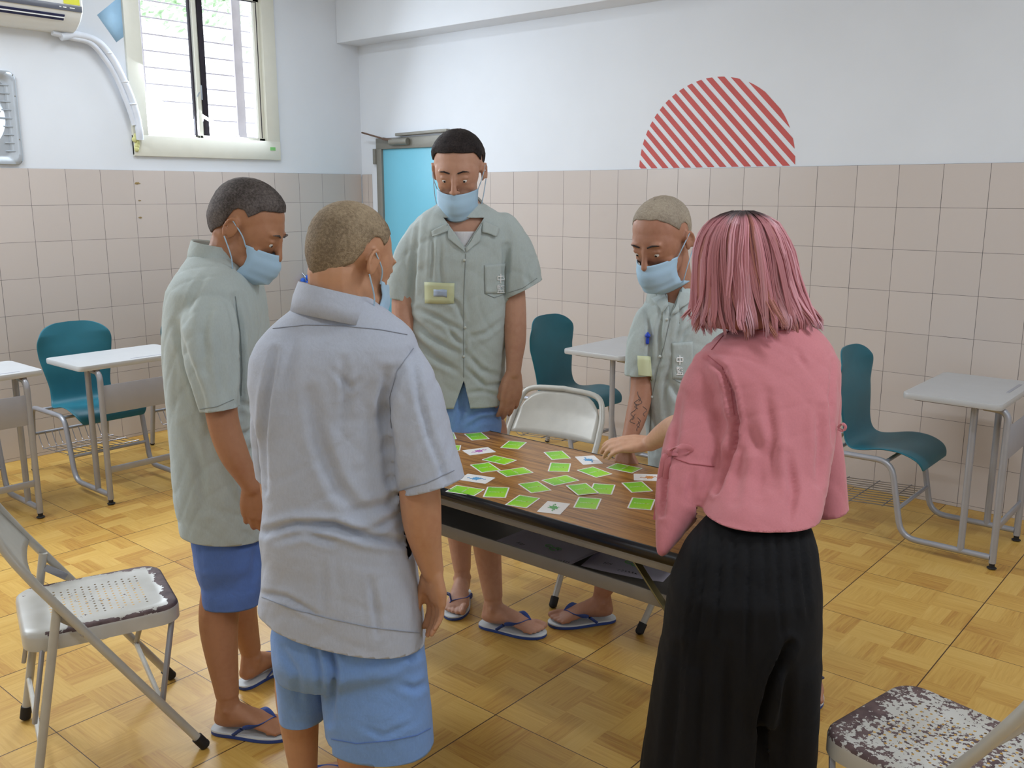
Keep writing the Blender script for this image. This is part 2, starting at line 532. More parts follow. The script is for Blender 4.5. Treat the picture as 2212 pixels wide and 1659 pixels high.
w = MB(); w.box((.019, -.875, 1.966), (.002, .045, .024)); w.build('label_sticker', M['green_label'], win)
w = MB(); w.box((-.005, YM+.03, 1.995), (.012, .035, .03), bev=.003); w.build('stopper', M['black_rubber'], win)
# yellow sealing foam where the pipes leave through the frame
f = MB()
rnd = random.Random(3)
for i in range(12):
    f.ell((.02, -1.945+rnd.uniform(-.012, .02), 1.93+i*.02), (.012, .012+rnd.random()*.01, .02), seg=10, rin=6)
f.build('sealing_foam', M['foam'], win)

# door_1
d = MB()
def dbox(mb, x0, x1, z0, z1, y0, y1, bev=.003): mb.box(((x0+x1)/2, (y0+y1)/2, (z0+z1)/2), (x1-x0, y1-y0, z1-z0), bev=bev)
dbox(d, DX0, DX0+.062, 0, DZ, -.02, .10); dbox(d, DX1-.062, DX1, 0, DZ, -.02, .10); dbox(d, DX0, DX1, DZ-.085, DZ, -.021, .10)
door = d.build('door_1', M['steel_frame']); struct(door)
d = MB(); dbox(d, DX0+.062, DX1-.062, .01, DZ-.085, .0, .04, .002); d.build('door_leaf', M['blue_door'], door)
d = MB()
d.tube([(.40, -.045, 2.035), (.60, -.045, 2.035)], .026, 14); d.box((.50, -.03, 2.035), (.14, .03, .05), bev=.006)
d.build('door_closer', M['steel_frame'], door)
d = MB(); d.bar((.33, -.055, 2.062), (.13, -.10, 2.115), .02, .012, .003); d.bar((.33, -.055, 2.062), (.44, -.05, 2.045), .024, .02, .003)
d.build_each('closer_arm', M['rust'], door)
d = MB(); d.bar((.46, -.03, 2.088), (1.02, -.03, 2.10), .04, .022, .003); d.build('door_rail', M['steel_frame'], door)
d = MB(); d.box((DX0-.015, -.015, 1.93), (.03, .03, .12), bev=.003); d.box((DX0-.015, -.015, .35), (.03, .03, .12), bev=.003)
d.build_each('hinge', M['steel_frame'], door)
d = MB(); d.box((1.0, -.02, 1.02), (.03, .03, .16), bev=.005); d.caps([(1.0, -.05, 1.03), (.9, -.055, 1.03)], .009, 8); d.build('door_handle', M['alu'], door)
# dark room beyond the door is closed by a slab behind the leaf
b = MB(); b.box(((DX0+DX1)/2, .16, DZ/2), (DX1-DX0, .03, DZ)); struct(b.build('trim_4', M['steel_frame'], smooth=False))

# ceiling lamps
for i, (x, y, pw) in enumerate(LAMPS):
    e = empty('ceiling_lamp', (x, y, ROOM_Z))
    wh = ('far left', 'far right', 'near left', 'near right')[i]
    tag(e, f'white fluorescent ceiling lamp, the {wh} of the four above the room', 'lamp', 'ceiling lamps')
    q = MB(); q.box((x, y, ROOM_Z-.03), (1.25, .22, .06), bev=.01); q.build('housing', M['ac'], e)
    a = area('tube_light', (x, y, ROOM_Z-.075), (x, y, 0), 1.2, .2, pw, LAMP)
    attach(a, e)

# tree beyond the window, washed out by the daylight
def tree():
    e = empty('tree', (-3.2, -.6, -3.0)); tag(e, 'pale green leafy tree outside the barred window', 'tree')
    r = random.Random(5)
    q = MB(); q.tube([(-3.6, 2.6, -3), (-3.6, 2.4, .5), (-3.5, 1.6, 4.4)], [.12, .1, .05], 8)
    q.build('trunk', simple('bark', (120, 105, 90), .9), e)
    q = MB()
    for k in range(1500):
        c = V(-3.2+r.gauss(0, .35), .25+r.gauss(0, .75), 3.78+r.gauss(0, .24))
        a = r.uniform(0, 2*pi); t_ = r.uniform(-.8, .8)
        u = V(cos(a), sin(a), t_)*.055; w_ = nrm(np.cross(u, V(r.random(), r.random(), 1)))*.02
        n_ = nrm(np.cross(u, w_))*.004
        q.add([c-u, c+w_+n_, c+u, c-w_+n_], [(0, 1, 2, 3)])
    q.build('foliage', simple('leaves', (172, 196, 160), .6, vary=.25), e, smooth=False)
tree()
# ------------------------------------------------------------------ things on the walls
def air_conditioner():
    e = empty('air_conditioner', (0, -2.72, 2.60))
    tag(e, 'white split air conditioner on the left wall with yellow label', 'air conditioner')
    y0, y1 = -3.17, -2.315
    prof = [(0.0, 2.975), (.15, 2.975), (.19, 2.955), (.205, 2.90), (.205, 2.735), (.198, 2.70), (.165, 2.655), (.11, 2.615), (.06, 2.60), (0.0, 2.60)]
    def ring(y, s): return [V(.10+(p[0]-.10)*s, y, 2.79+(p[1]-2.79)*s) for p in prof]
    q = MB(); q.loft([ring(y0, .93), ring(y0+.012, 1), ring(y1-.012, 1), ring(y1, .93)])
    q.build('body', M['ac'], e, flat_angle=25)
    q = MB(); q.box((.2045, (y0+y1)/2, 2.722), (.006, y1-y0-.02, .034), bev=.002); q.build('dark_strip', M['ac_dark'], e)
    q = MB()
    for k, (x, z) in enumerate(((.186, 2.677), (.170, 2.658))):
        q.bar((x, y0+.05, z), (x, y1-.11, z), .004, .013, up=(.6, 0, .8))
    q.build_each('air_slot', M['ac_slot'], e)
    q = MB(); q.bar((.181, y0+.05, 2.666), (.181, y1-.11, 2.666), .006, .006); q.build('louvre', M['ac'], e)
    q = MB(); q.box((.2065, -2.385, 2.762), (.002, .095, .038)); q.build('energy_label', M['yellow'], e)
    q = MB()
    for y, w_ in ((-2.455, .012), (-2.43, .02), (-2.385, .03)): q.box((.2085, y, 2.722), (.001, w_, .006))
    q.build('lettering', M['ac'], e)
air_conditioner()

def pipes():
    e = empty('air_conditioner_pipe', (.05, -2.1, 2.4)); tag(e, 'white wrapped pipes curving from the air conditioner down to the window corner', 'pipe')
    q = MB(); q.tube(spline([(.06, -2.45, 2.592), (.05, -2.33, 2.578), (.045, -2.21, 2.56), (.04, -2.12, 2.47), (.04, -2.06, 2.37), (.04, -2.02, 2.27), (.04, -1.985, 2.17), (.04, -1.962, 2.08)]), .017, 12)
    q.build('pipe', M['pipe'], e)
    q = MB(); q.tube(spline([(.06, -2.40, 2.575), (.05, -2.30, 2.598), (.045, -2.17, 2.575), (.045, -2.085, 2.49), (.045, -2.03, 2.385), (.045, -1.985, 2.28), (.045, -1.95, 2.16), (.045, -1.935, 2.05), (.035, -1.93, 1.99)]), .024, 12)
    q.build('wrapped_pipe', M['pipe'], e)
    q = MB()
    for c in ((.045, -2.1, 2.51), (.045, -2.01, 2.345), (.045, -1.965, 2.21)): q.ell(c, (.027, .029, .012), seg=14, rin=8)
    q.build_each('tape_band', M['pipe'], e)
pipes()

def exhaust_fan():
    e = empty('exhaust_fan', (0, -2.945, 1.81)); tag(e, 'grey metal exhaust fan in the left wall with daylight between its blades', 'fan')
    cy, cz, h = -2.945, 2.08, .272
    def rr(s, x, r=.045, n=6):
        out = []
        for k, (sy, sz) in enumerate(((1, 1), (-1, 1), (-1, -1), (1, -1))):
            for j in range(n+1):
                a = k*pi/2+j/n*pi/2
                out.append(V(x, cy+sy*(s-r)+r*cos(a), cz+sz*(s-r)+r*sin(a)))
        return out
    q = MB(); q.loft([rr(h, .0), rr(h, .012), rr(h-.006, .018), rr(h-.03, .018), rr(h-.045, .006), rr(h-.06, .006), rr(.205, .006, .03), rr(.205, -.005, .03)], cap=(False, False))
    q.build('plate', M['alu'], e)
    q = MB()
    for i in range(9):
        for s in (-1, 1):
            z = cz-.19+i*.0475
            q.tube([(.008, cy+s*.10+s*.02, z) if abs(z-cz) < .0 else (.008, cy+s*(.207-.03), z), (.008, cy+s*.235, z)], .004, 6)
    q.build_each('rib', M['alu'], e)
    q = MB()
    ring = [V(.004, cy+.2*cos(a), cz+.2*sin(a)) for a in np.linspace(0, 2*pi, 41)[:-1]]
    sq = rr(.208, .004, .03); 
    # plate web between square opening and round ring
    n = 48; o1 = []; o2 = []
    for i in range(n):
        a = 2*pi*i/n; c, s = cos(a), sin(a); k = .21/max(abs(c), abs(s))
        o1.append(V(.003, cy+k*c, cz+k*s)); o2.append(V(.003, cy+.195*c, cz+.195*s))
    q.loft([o1, o2, [p-V(.05, 0, 0) for p in o2]], cap=(False, False)); q.build('shroud', M['alu'], e)
    q = MB()
    for k in range(4):
        a = k*pi/2+.35; n_ = 7; r1, r2 = [], []
        for j in range(n_):
            t = j/(n_-1); rad = .04+.145*t; w = .2+.28*sin(pi*min(1, t*.8+.15))
            r1.append(V(-.03+.02*t, cy+rad*cos(a-w*.6), cz+rad*sin(a-w*.6))); r2.append(V(-.06, cy+rad*cos(a+w*.6), cz+rad*sin(a+w*.6)))
        vs = r1+r2; q.add(vs, [(j, j+1, n_+j+1, n_+j) for j in range(n_-1)])
    bl = q.build('blade', M['ac'], e); s = bl.modifiers.new('s', 'SOLIDIFY'); s.thickness = .002
    q = MB(); q.ell((-.03, cy, cz), (.03, .042, .042)); q.build('hub', M['foam'], e)
    q = MB()
    for a in (0, pi/2): q.bar((-.008, cy-.21*cos(a), cz-.21*sin(a)), (-.008, cy+.21*cos(a), cz+.21*sin(a)), .01, .012)
    q.build_each('bracket', M['alu'], e)
    q = MB()
    for sy in (-1, 1):
        for dz in (-.25, -.12, .13, .25): q.ell((.018, cy+sy*.258, cz+dz), .004, seg=8, rin=6)
    q.build_each('screw', M['steel_frame'], e)
exhaust_fan()

q = MB(); q.add([V(.0012, -2.131, 2.742), V(.0012, -2.019, 2.592), V(.0012, -1.968, 2.630), V(.0012, -1.968, 2.878)], [(0, 1, 2, 3)])
o = q.build('wall_sticker', M['sticker_blue']); s = o.modifiers.new('s', 'SOLIDIFY'); s.thickness = .0012
tag(o, 'pale blue diamond shaped sticker beside the window', 'sticker')

def decal():
    xc, zc, R = 3.203, 1.797, .520
    q = MB()
    def chord(c):
        # points with x+z = c in the circle: s = x-z
        disc = 2*R*R-c*c
        if disc <= 0: return None
        s = sqrt(disc); lo, hi = -s, s
        hi = min(hi, c)          # z = (c-s)/2 >= 0
        return (lo, hi) if hi > lo else None
    c = -R+.012
    while c < R*1.414:
        for a in (c,):
            b_ = c+.044; N = 14; row0, row1 = [], []
            cc = np.linspace(a, b_, 5)
            rows = [(k, chord(k)) for k in cc]; rows = [(k, r) for k, r in rows if r]
            if len(rows) >= 2:
                vs = []; fs = []
                for k, (lo, hi) in rows:
                    for j in range(N):
                        s = lo+(hi-lo)*j/(N-1); vs.append(V(xc+(k+s)/2, -.0012, zc+(k-s)/2))
                for i in range(len(rows)-1):
                    for j in range(N-1): fs.append((i*N+j, i*N+j+1, (i+1)*N+j+1, (i+1)*N+j))
                q.add(vs, fs)
        c += .0795
    o = q.build('wall_decal', M['decal_red'], smooth=False); s = o.modifiers.new('s', 'SOLIDIFY'); s.thickness = .001
    tag(o, 'half circle of slanted red stripes on the white wall above the tiles', 'wall decoration')
decal()

def stains():
    m = simple('wall_stain', (150, 128, 84), .8, vary=.3, nscale=60)
    r = random.Random(2)
    q = MB()
    for (px, py, s) in ((297, 396, .020), (302, 433, .010), (303, 470, .013)):
        P = onx(px, py, TT+.0012)
        n = 12; ring = [V(P[0], P[1]+s*(.7+.5*r.random())*cos(2*pi*i/n), P[2]+s*.42*(.7+.5*r.random())*sin(2*pi*i/n)) for i in range(n)]
        q.add(ring, [tuple(range(n))])
    o = q.build('wall_stain', m, smooth=False); s = o.modifiers.new('s', 'SOLIDIFY'); s.thickness = .001
    struct(o); o.name = 'trim_5'
stains()

# ------------------------------------------------------------------ folding chairs
def chair_paint(name, chip, holes=True, seed=0.0, front=.0, fine=.28):
    t = NT(name, .34, .05, .5); co = t.coord(); s = t.sep(co)
    v = t.n('ShaderNodeVectorMath', operation='ADD'); t.link(co, v.inputs[0]); v.inputs[1].default_value = (seed, seed*.7, 0)
    cv = v.outputs[0]
    n1 = t.noise(cv, 15, 5, .62, .3); n2 = t.noise(cv, 62 if fine < .4 else 85, 3, .6); n0 = t.noise(cv, 4.5, 2)
    f = t.m('ADD', t.m('ADD', t.m('MULTIPLY', n1, .78-fine), t.m('MULTIPLY', n2, fine)), t.m('MULTIPLY', n0, .22))
    # bare metal shows first along the seat's front and side edges
    if front:
        e1 = t.m('MULTIPLY', t.m('SMOOTH_MAX', 0.0, t.m('SUBTRACT', 1.0, t.m('MULTIPLY', t.m('ABSOLUTE', t.m('ADD', s[0], .035)), 26.0)), .05), front)
        e2 = t.m('MULTIPLY', t.m('SMOOTH_MAX', 0.0, t.m('SUBTRACT', 1.0, t.m('MULTIPLY', t.m('ABSOLUTE', t.m('SUBTRACT', t.m('ABSOLUTE', s[1]), .183)), 40.0)), .05), front*.7)
        f = t.m('ADD', f, t.m('MULTIPLY', t.m('MAXIMUM', e1, e2), t.m('GREATER_THAN', s[2], .443)))
    onseat = t.m('MULTIPLY', t.m('GREATER_THAN', s[2], .385), t.m('LESS_THAN', s[2], .47))
    skirt = t.m('MULTIPLY', t.m('LESS_THAN', s[2], .440), .12)
    chips = t.m('MULTIPLY', t.m('GREATER_THAN', t.m('SUBTRACT', f, skirt), chip), onseat)
    paint = t.ramp(t.noise(cv, 9, 2), [(.3, lin((186, 184, 176))), (.7, lin((204, 203, 198)))])
    brown = t.ramp(t.noise(cv, 30, 2), [(.3, lin((74, 56, 58))), (.7, lin((108, 88, 88)))])
    t.base(t.mix(chips, paint, brown))
    t.rough(t.m('ADD', .3, t.m('MULTIPLY', chips, .35)))
    if holes:
        P = .0195
        a = t.m('DIVIDE', s[0], P); b_ = t.m('DIVIDE', s[1], P)
        row = t.m('MODULO', t.m('ABSOLUTE', t.m('FLOOR', a)), 2.0)
        fa = t.m('SUBTRACT', t.m('FRACT', a), .5); fb = t.m('SUBTRACT', t.m('FRACT', t.m('ADD', b_, t.m('MULTIPLY', row, .5))), .5)
        d = t.m('SQRT', t.m('ADD', t.m('MULTIPLY', fa, fa), t.m('MULTIPLY', fb, fb)))
        inb = t.m('MULTIPLY', t.m('LESS_THAN', t.m('ABSOLUTE', t.m('ADD', s[0], .23)), .135), t.m('LESS_THAN', t.m('ABSOLUTE', s[1]), .112))
        inb = t.m('MULTIPLY', inb, t.m('GREATER_THAN', s[2], .44))
        hole = t.m('MULTIPLY', t.m('LESS_THAN', d, .17), inb)
        t.put(t.b.inputs['Alpha'], t.m('SUBTRACT', 1.0, hole))
    t.bump(t.m('SUBTRACT', 1.0, chips), .3, .001)
    return t.mat
M['chair_tube'] = simple('chair_tube_paint', (188, 186, 178), .32, .05, vary=.05, nscale=20)
M['seat_worn'] = chair_paint('seat_paint_worn', .60, True, 1.7, .26)
M['seat_chipped'] = chair_paint('seat_paint_chipped', .505, True, 4.1, .05, .46)
M['seat_sound'] = chair_paint('seat_paint_sound', .80, True, 0.3, 0)

def rrect(x0, x1, y0, y1, r, z, n=7):
    out = []
    for k, (cx, cy) in enumerate(((x1-r, y1-r), (x0+r, y1-r), (x0+r, y0+r), (x1-r, y0+r))):
        for j in range(n+1):
            a = k*pi/2+j/n*pi/2; out.append(V(cx+r*cos(a), cy+r*sin(a), z))
    return out

def folding_chair(seatmat):
    e = empty('folding_chair', (0, 0, 0))
    R = .0125
    # main tube: front feet, straight up and back, arch over the backrest
    side = []
    P = [V(0, -.238, .012), V(-.40, -.225, .612), V(-.452, -.215, .70), V(-.49, -.17, .775), V(-.50, 0, .792)]
    path = P[:1]+spline(P[1:], 6)
    path = path+[V(p[0], -p[1], p[2]) for p in path[::-1][1:]]
    q = MB(); q.tube(path, R, 12); q.build('tube_frame', M['chair_tube'], e)
    for s in (-1, 1):
        q = MB(); q.tube([(-.352, s*.212, .545), (-.452, s*.212, .012)], R, 12); q.build('rear_leg', M['chair_tube'], e)
        for (x, y) in ((0.0, s*.238), (-.452, s*.212)):
            q = MB(); d = nrm(V(-.40, -s*.013, .60)) if x == 0 else nrm(V(.1, 0, .533))
            q.tube([V(x, y, 0.012)-d*.004, V(x, y, .012)+d*.035], .0165, 12); q.ell(V(x, y, .0145), (.0165, .0165, .0145), seg=12, rin=6); q.build('rubber_foot', M['black_rubber'], e)
    q = MB()
    for s in (-1, 1):
        q.bar((-.352, s*.203, .500), (-.295, s*.206, .455), .004, .022, .001)
        q.bar((-.05, s*.16, .405), (-.105, s*.218, .175), .014, .014, .003)
        q.bar((-.40, s*.18, .405), (-.44, s*.20, .20), .012, .012, .003)
        q.ell((-.296, s*.228, .447), .011, seg=10, rin=6)
    q.build_each('link_bar', M['silver'], e)
    q = MB(); q.tube([(-.105, -.225, .168), (-.105, .225, .168)], .008, 8); q.tube([(-.43, -.21, .14), (-.43, .21, .14)], .008, 8); q.build_each('cross_bar', M['chair_tube'], e)
    # seat pan
    q = MB()
    x0, x1, y0, y1 = -.445, -.022, -.188, .188
    rings = [rrect(x0, x1, y0, y1, .065, .400), rrect(x0, x1, y0, y1, .065, .436), rrect(x0+.003, x1-.003, y0+.003, y1-.003, .062, .447),
             rrect(x0+.011, x1-.011, y0+.011, y1-.011, .056, .453), rrect(x0+.05, x1-.05, y0+.05, y1-.05, .04, .4515), rrect(x0+.11, x1-.11, y0+.09, y1-.09, .03, .449)]
    q.loft(rings, cap=(False, True)); o = q.build('seat', seatmat, e, flat_angle=60)
    # backrest panel between the tubes
    q = MB(); NU, NV = 17, 9; vs = []; fs = []
    for i in range(NV):
        t = i/(NV-1)
        for j in range(NU):
            u = -1+2*j/(NU-1)
            top = .783-.02*abs(u)**2-.085*abs(u)**5
            z = .592+.012*(1-abs(u))*0+(top-.592)*t
            half = .218-.010*t
            y = u*half
            x = -.655*z+.012*(1-u*u)*-1.6
            if z > .70: x = -.4585-.19*(z-.70)*1.6+.012*(1-u*u)*-1.6
            vs.append(V(x, y, z))
    for i in range(NV-1):
        for j in range(NU-1): fs.append((i*NU+j, i*NU+j+1, (i+1)*NU+j+1, (i+1)*NU+j))
    q.add(vs, fs); o = q.build('backrest', M['chair_tube'], e)
    s = o.modifiers.new('s', 'SOLIDIFY'); s.thickness = .006; s.offset = 0
    return e
def put(e, x, y, a, z=0.0): e.location = (x, y, z); e.rotation_euler = (0, 0, a); return e
def clone_with(e, old, new):
    c = copy_tree(e)
    for k in kids(c):
        if k.data and k.data.materials and k.data.materials[0] == old:
            k.data = k.data.copy(); k.data.materials[0] = new
    return c
FC = folding_chair(M['seat_worn'])
G = 'folding chairs around the table'
f2 = clone_with(FC, M['seat_worn'], M['seat_chipped'])
f3 = clone_with(FC, M['seat_worn'], M['seat_sound'])
f4 = clone_with(FC, M['seat_worn'], M['seat_worn'])
put(FC, 3.426, -3.755, radians(71.5)); tag(FC, 'grey metal folding chair with chipped perforated seat on the left side of the picture', 'chair', G)
put(f2, 5.31, -3.065, radians(168)); tag(f2, 'grey folding chair at lower right, its seat paint badly flaked off', 'chair', G)
put(f3, 3.625, -2.415, radians(-82)); tag(f3, 'light grey folding chair pushed up behind the table between the two standing men', 'chair', G)
put(f4, 4.488, -2.39, radians(-99.8)); tag(f4, 'grey folding chair mostly hidden behind the woman in the pink blouse', 'chair', G)

# ------------------------------------------------------------------ school desk and chair units
def desk_unit():
    e = empty('school_desk', (0, 0, 0))
    Rt = .0145
    for s in (-1, 1):
        y = s*.225
        p = fillet([V(-.955, y, .012), V(-.885, y, .405), V(-.47, y, .408), V(-.40, y, .052), V(-.012, y, .052)], [.05, .07, .075])
        q = MB(); q.tube(p, Rt, 12); q.build('side_tube', M['silver'], e)
        for u in (-.135, 0.0):
            q = MB()
            pts = fillet([V(u, y, .05 if u else .028), V(u, y, .722), V(u-.10, y, .728)], .045) if u == 0 else [V(u, y, .052), V(u, y, .725)]
            q.tube(pts, .0155, 12); q.build('leg', M['silver'], e)
        q = MB(); q.ell((0, y, .006), (.021, .021, .006), seg=14, rin=6); q.tube([(0, y, .006), (0, y, .03)], .012, 10); q.ell((-.956, y, .01), (.016, .016, .01), seg=12, rin=6); q.build('rubber_foot', M['black_rubber'], e)
        q = MB(); q.bar((-.39, y, .728), (-.02, y, .728), .028, .02, .003); q.build('top_rail', M['rust'], e)
    q = MB(); q.bar((0.0, -.225, .19), (0.0, .225, .19), .014, .034, .004); q.build('footrest', M['silver'], e)
    q = MB(); q.tube([(-.425, -.225, .185), (-.425, .225, .185)], .0095, 10); q.tube([(-.915, -.225, .235), (-.915, .225, .235)], .0095, 10)
    q.tube([(-.75, -.225, .412), (-.75, .225, .412)], .0095, 10); q.tube([(-.50, -.225, .40), (-.50, .225, .40)], .0095, 10)
    q.build_each('cross_bar', M['silver'], e)
    q = MB(); q.box((.004, 0, .575), (.004, .44, .155), bev=.0015); q.build('modesty_panel', M['panel'], e)
    # book basket of wires under the seat
    q = MB()
    for i in range(11):
        y = -.20+i*.04
        q.tube(fillet([V(-.43, y, .185), V(-.86, y, .155), V(-.905, y, .235)], .02, 3), .0024, 6)
    for x, z in ((-.50, .181), (-.66, .17), (-.82, .159)): q.tube([(x, -.215, z), (x, .215, z)], .003, 6)
    q.build('wire_basket', M['wire'], e)
    # desk top with a pencil groove
    q = MB()
    y0, y1, x0, x1 = -.245, .36, -.42, -.01
    y0, y1 = -.262, .40-.0
    y0, y1 = -.32, .32
    q.loft([rrect(x0, x1, y0, y1, .03, .738), rrect(x0-.002, x1+.002, y0-.002, y1+.002, .032, .744), rrect(x0-.002, x1+.002, y0-.002, y1+.002, .032, .760), rrect(x0, x1, y0, y1, .03, .765)])
    q.build('desk_top', M['desktop'], e, flat_angle=50)
    q = MB(); q.box((-.055, .10, .7655), (.014, .24, .001), bev=.0004); q.build('pencil_groove', M['panel'], e)
    # plastic seat shell
    prof = [(-.345, .372), (-.352, .400), (-.375, .424), (-.43, .438), (-.52, .434), (-.61, .424), (-.68, .430), (-.716, .462), (-.732, .53), (-.742, .62), (-.751, .68), (-.759, .72), (-.767, .755), (-.774, .78)]
    wid = [.36, .40, .425, .44, .44, .43, .405, .375, .365, .40, .424, .437, .445, .448]
    for k in range(1, 9):
        a = k/8*pi/2*.985; prof.append((-.774-.030*sin(a), .78+.12*sin(a))); wid.append(.448*cos(a)**.62)
    ps = spline([V(a, 0, b) for a, b in prof], 3); ws = [float(w[0]) for w in spline([V(w, 0, 0) for w in wid], 3)]
    NV = 15; vs = []; fs = []
    for i, (p, w) in enumerate(zip(ps, ws)):
        t = i/(len(ps)-1)
        for j in range(NV):
            u = -1+2*j/(NV-1)
            bk = max(0, (t-.5))*2
            dz = .020*u*u*max(0, 1-((p[0]+.52)/.17)**2)**2 if p[2] < .46 else 0
            dx = .045*u*u*min(1, bk*2.2)*(w/.448)**2
            vs.append(V(p[0]+dx, u*w/2, p[2]+dz))
    for i in range(len(ps)-1):
        for j in range(NV-1): fs.append((i*NV+j, i*NV+j+1, (i+1)*NV+j+1, (i+1)*NV+j))
    q = MB(); q.add(vs, fs); o = q.build('seat_shell', M['teal'], e)
    s = o.modifiers.new('s', 'SOLIDIFY'); s.thickness = .009; s.offset = -1
    s = o.modifiers.new('b', 'SUBSURF'); s.levels = 1; s.render_levels = 1
    return e
DU = desk_unit()
G = 'school desks with fixed teal seats along the walls'
units = [
    (5.11, -.573, 'grey school desk with fixed teal seat at the right end of the back wall'),
    (3.22, -.62, 'grey school desk with fixed teal seat behind the table, left of the tattooed man'),
    (1.34, -.62, 'school desk with teal seat mostly hidden behind the tall standing man'),
    (1.262, -2.695, 'grey school desk with fixed teal seat under the window, left of the man in profile'),
    (1.19, -3.485, 'grey school desk cut by the left edge of the photo'),
    (1.26, -1.93, 'school desk with teal seat hidden behind the man in profile, beside the window wall'),
]
for i, (x, y, lab) in enumerate(units):
    u = DU if i == 0 else copy_tree(DU)
    put(u, x, y, 0.0); tag(u, lab, 'desk', G)

# ------------------------------------------------------------------ folding table
TZ = .770
TX0, TX1, TY0, TY1 = 3.07, 4.965, -3.246, -2.622
def table():
    e = empty('folding_table', ((TX0+TX1)/2, (TY0+TY1)/2, 0)); tag(e, 'long folding table with walnut top and black edge, cards spread on it', 'table')
    q = MB(); q.loft([rrect(TX0+.012, TX1-.012, TY0+.012, TY1-.012, .018, TZ-.004), rrect(TX0+.012, TX1-.012, TY0+.012, TY1-.012, .018, TZ)])
    q.build('table_top', M['walnut'], e, smooth=False)
    q = MB()
    def rg(i, z): return rrect(TX0+i, TX1-i, TY0+i, TY1-i, max(.004, .03-i), z)
    q.loft([rg(.0125, TZ-.004), rg(.0115, TZ+.0012), rg(.007, TZ+.001), rg(.002, TZ-.006), rg(0, TZ-.016), rg(.003, TZ-.030), rg(.010, TZ-.036), rg(.03, TZ-.036)], cap=(False, True))
    q.build('edge_band', M['table_edge'], e)
    q = MB()
    for (a, b_) in (((TX0+.02, TY0+.02), (TX1-.02, TY0+.02)), ((TX0+.02, TY1-.02), (TX1-.02, TY1-.02)), ((TX0+.02, TY0+.02), (TX0+.02, TY1-.02)), ((TX1-.02, TY0+.02), (TX1-.02, TY1-.02))):
        q.bar((*a, TZ-.047), (*b_, TZ-.047), .012, .022, .002)
    q.build('apron', M['table_metal'], e)
    # steel shelf hung below the top: tray with upstanding front lip
    zs = TZ-.188
    q = MB(); q.box(((TX0+TX1)/2, -2.93, zs), (TX1-TX0-.16, .44, .003))
    q.bar((TX0+.08, -3.155, zs+.010), (TX1-.08, -3.155, zs+.010), .008, .040, .002)
    q.bar((TX0+.08, -2.71, zs+.010), (TX1-.08, -2.71, zs+.010), .008, .030, .002)
    for x in (TX0+.09, TX1-.09):
        for y in (-3.14, -2.73): q.bar((x, y, zs), (x, y, TZ-.037), .02, .004, up=(0, 1, 0))
    q.build('shelf', M['table_metal'], e)
    for x, sx in ((TX0+.145, 1), (TX1-.062, -1)):
        for y in (TY0+.045, TY1-.045):
            q = MB(); q.bar((x, y, .015), (x, y, TZ-.06), .032, .032, .003); q.build('leg', M['table_metal'], e)
            q = MB(); q.ell((x, y, .008), (.017, .017, .008), seg=14, rin=6); q.box((x, y, .016), (.034, .034, .01), bev=.003); q.build('foot_pad', M['black_rubber'], e)
        q = MB(); q.bar((x, TY0+.045, .16), (x, TY1-.045, .16), .02, .02, .002); q.bar((x, TY0+.045, TZ-.065), (x, TY1-.045, TZ-.065), .03, .03, .002); q.build_each('leg_crossbar', M['table_metal'], e)
        for y in (TY0+.062, TY1-.062):
            q = MB(); q.bar((x, y, .535), (x+sx*.165, y, TZ-.055), .005, .024, .001, up=(0, 1, 0)); q.build('brace', M['brass'], e)
            q = MB(); q.ell((x+sx*.035, y-.004, .572), (.014, .008, .014), seg=12, rin=6); q.build('rivet', M['brass'], e)
table()

# ------------------------------------------------------------------ cards
M['card_white'] = simple('card_white', (248, 248, 248), .45, vary=.01)
def green_print():
    t = NT('card_green', .4); s = t.sep(t.coord())
    f = t.m('ADD', .5, t.m('MULTIPLY', t.m('ADD', s[0], s[1]), 7.0))
    t.base(t.ramp(f, [(0, lin((116, 206, 40))), (.5, lin((148, 228, 24))), (1, lin((176, 238, 40)))])); return t.mat
M['card_green'] = green_print()
M['card_ink'] = simple('card_white_ink', (232, 242, 214), .5)
M['card_red'] = simple('card_red_ink', (200, 110, 60), .5)
CW, CL, CT = .0690, .0985, .0007
def card_base(pic=None):
    e = empty('playing_card', (0, 0, 0))
    q = MB(); q.loft([rrect(-CL/2, CL/2, -CW/2, CW/2, .003, 0, 3), rrect(-CL/2, CL/2, -CW/2, CW/2, .003, CT, 3)])
    q.build('card_body', M['card_white'], e, smooth=False)
    if pic is None:
        q = MB(); q.loft([rrect(-CL/2+.0045, CL/2-.0045, -CW/2+.0045, CW/2-.0045, .001, CT, 2), rrect(-CL/2+.0045, CL/2-.0045, -CW/2+.0045, CW/2-.0045, .001, CT+.00025, 2)])
        q.build('green_back', M['card_green'], e, smooth=False)
        q = MB(); r = random.Random(9)
        y = -.021
        for k in range(10):        # a row of small rounded letters across the short way
            w_ = .0032
            if k == 7: y += .0052; continue
            hh = .0056; z = CT+.0005
            q.box((.0, y, z), (hh, .0009, .0002)); 
            if k % 2 == 0: q.box((hh/2-.0005, y+w_/2, z), (.0009, w_, .0002))
            if k % 3 != 1: q.box((-hh/2+.0005, y+w_/2, z), (.0009, w_, .0002))
            if k % 3 == 1: q.box((0, y+w_/2, z), (.0009, w_, .0002))
            if k % 4 == 3: q.box((0, y+w_, z), (hh, .0009, .0002))
            y += .0045
        for x in (-.039, .039):
            for k in range(5): q.box((x, -.016+k*.008, CT+.0005), (.0011, .0068, .0002))
        q.build('lettering', M['card_ink'], e, smooth=False)
        q = MB(); q.ell((0, -.021+7*.0045+.0026, CT+.0005), (.0020, .0020, .0003), seg=10, rin=5); q.build('red_dot', M['card_red'], e)
    return e
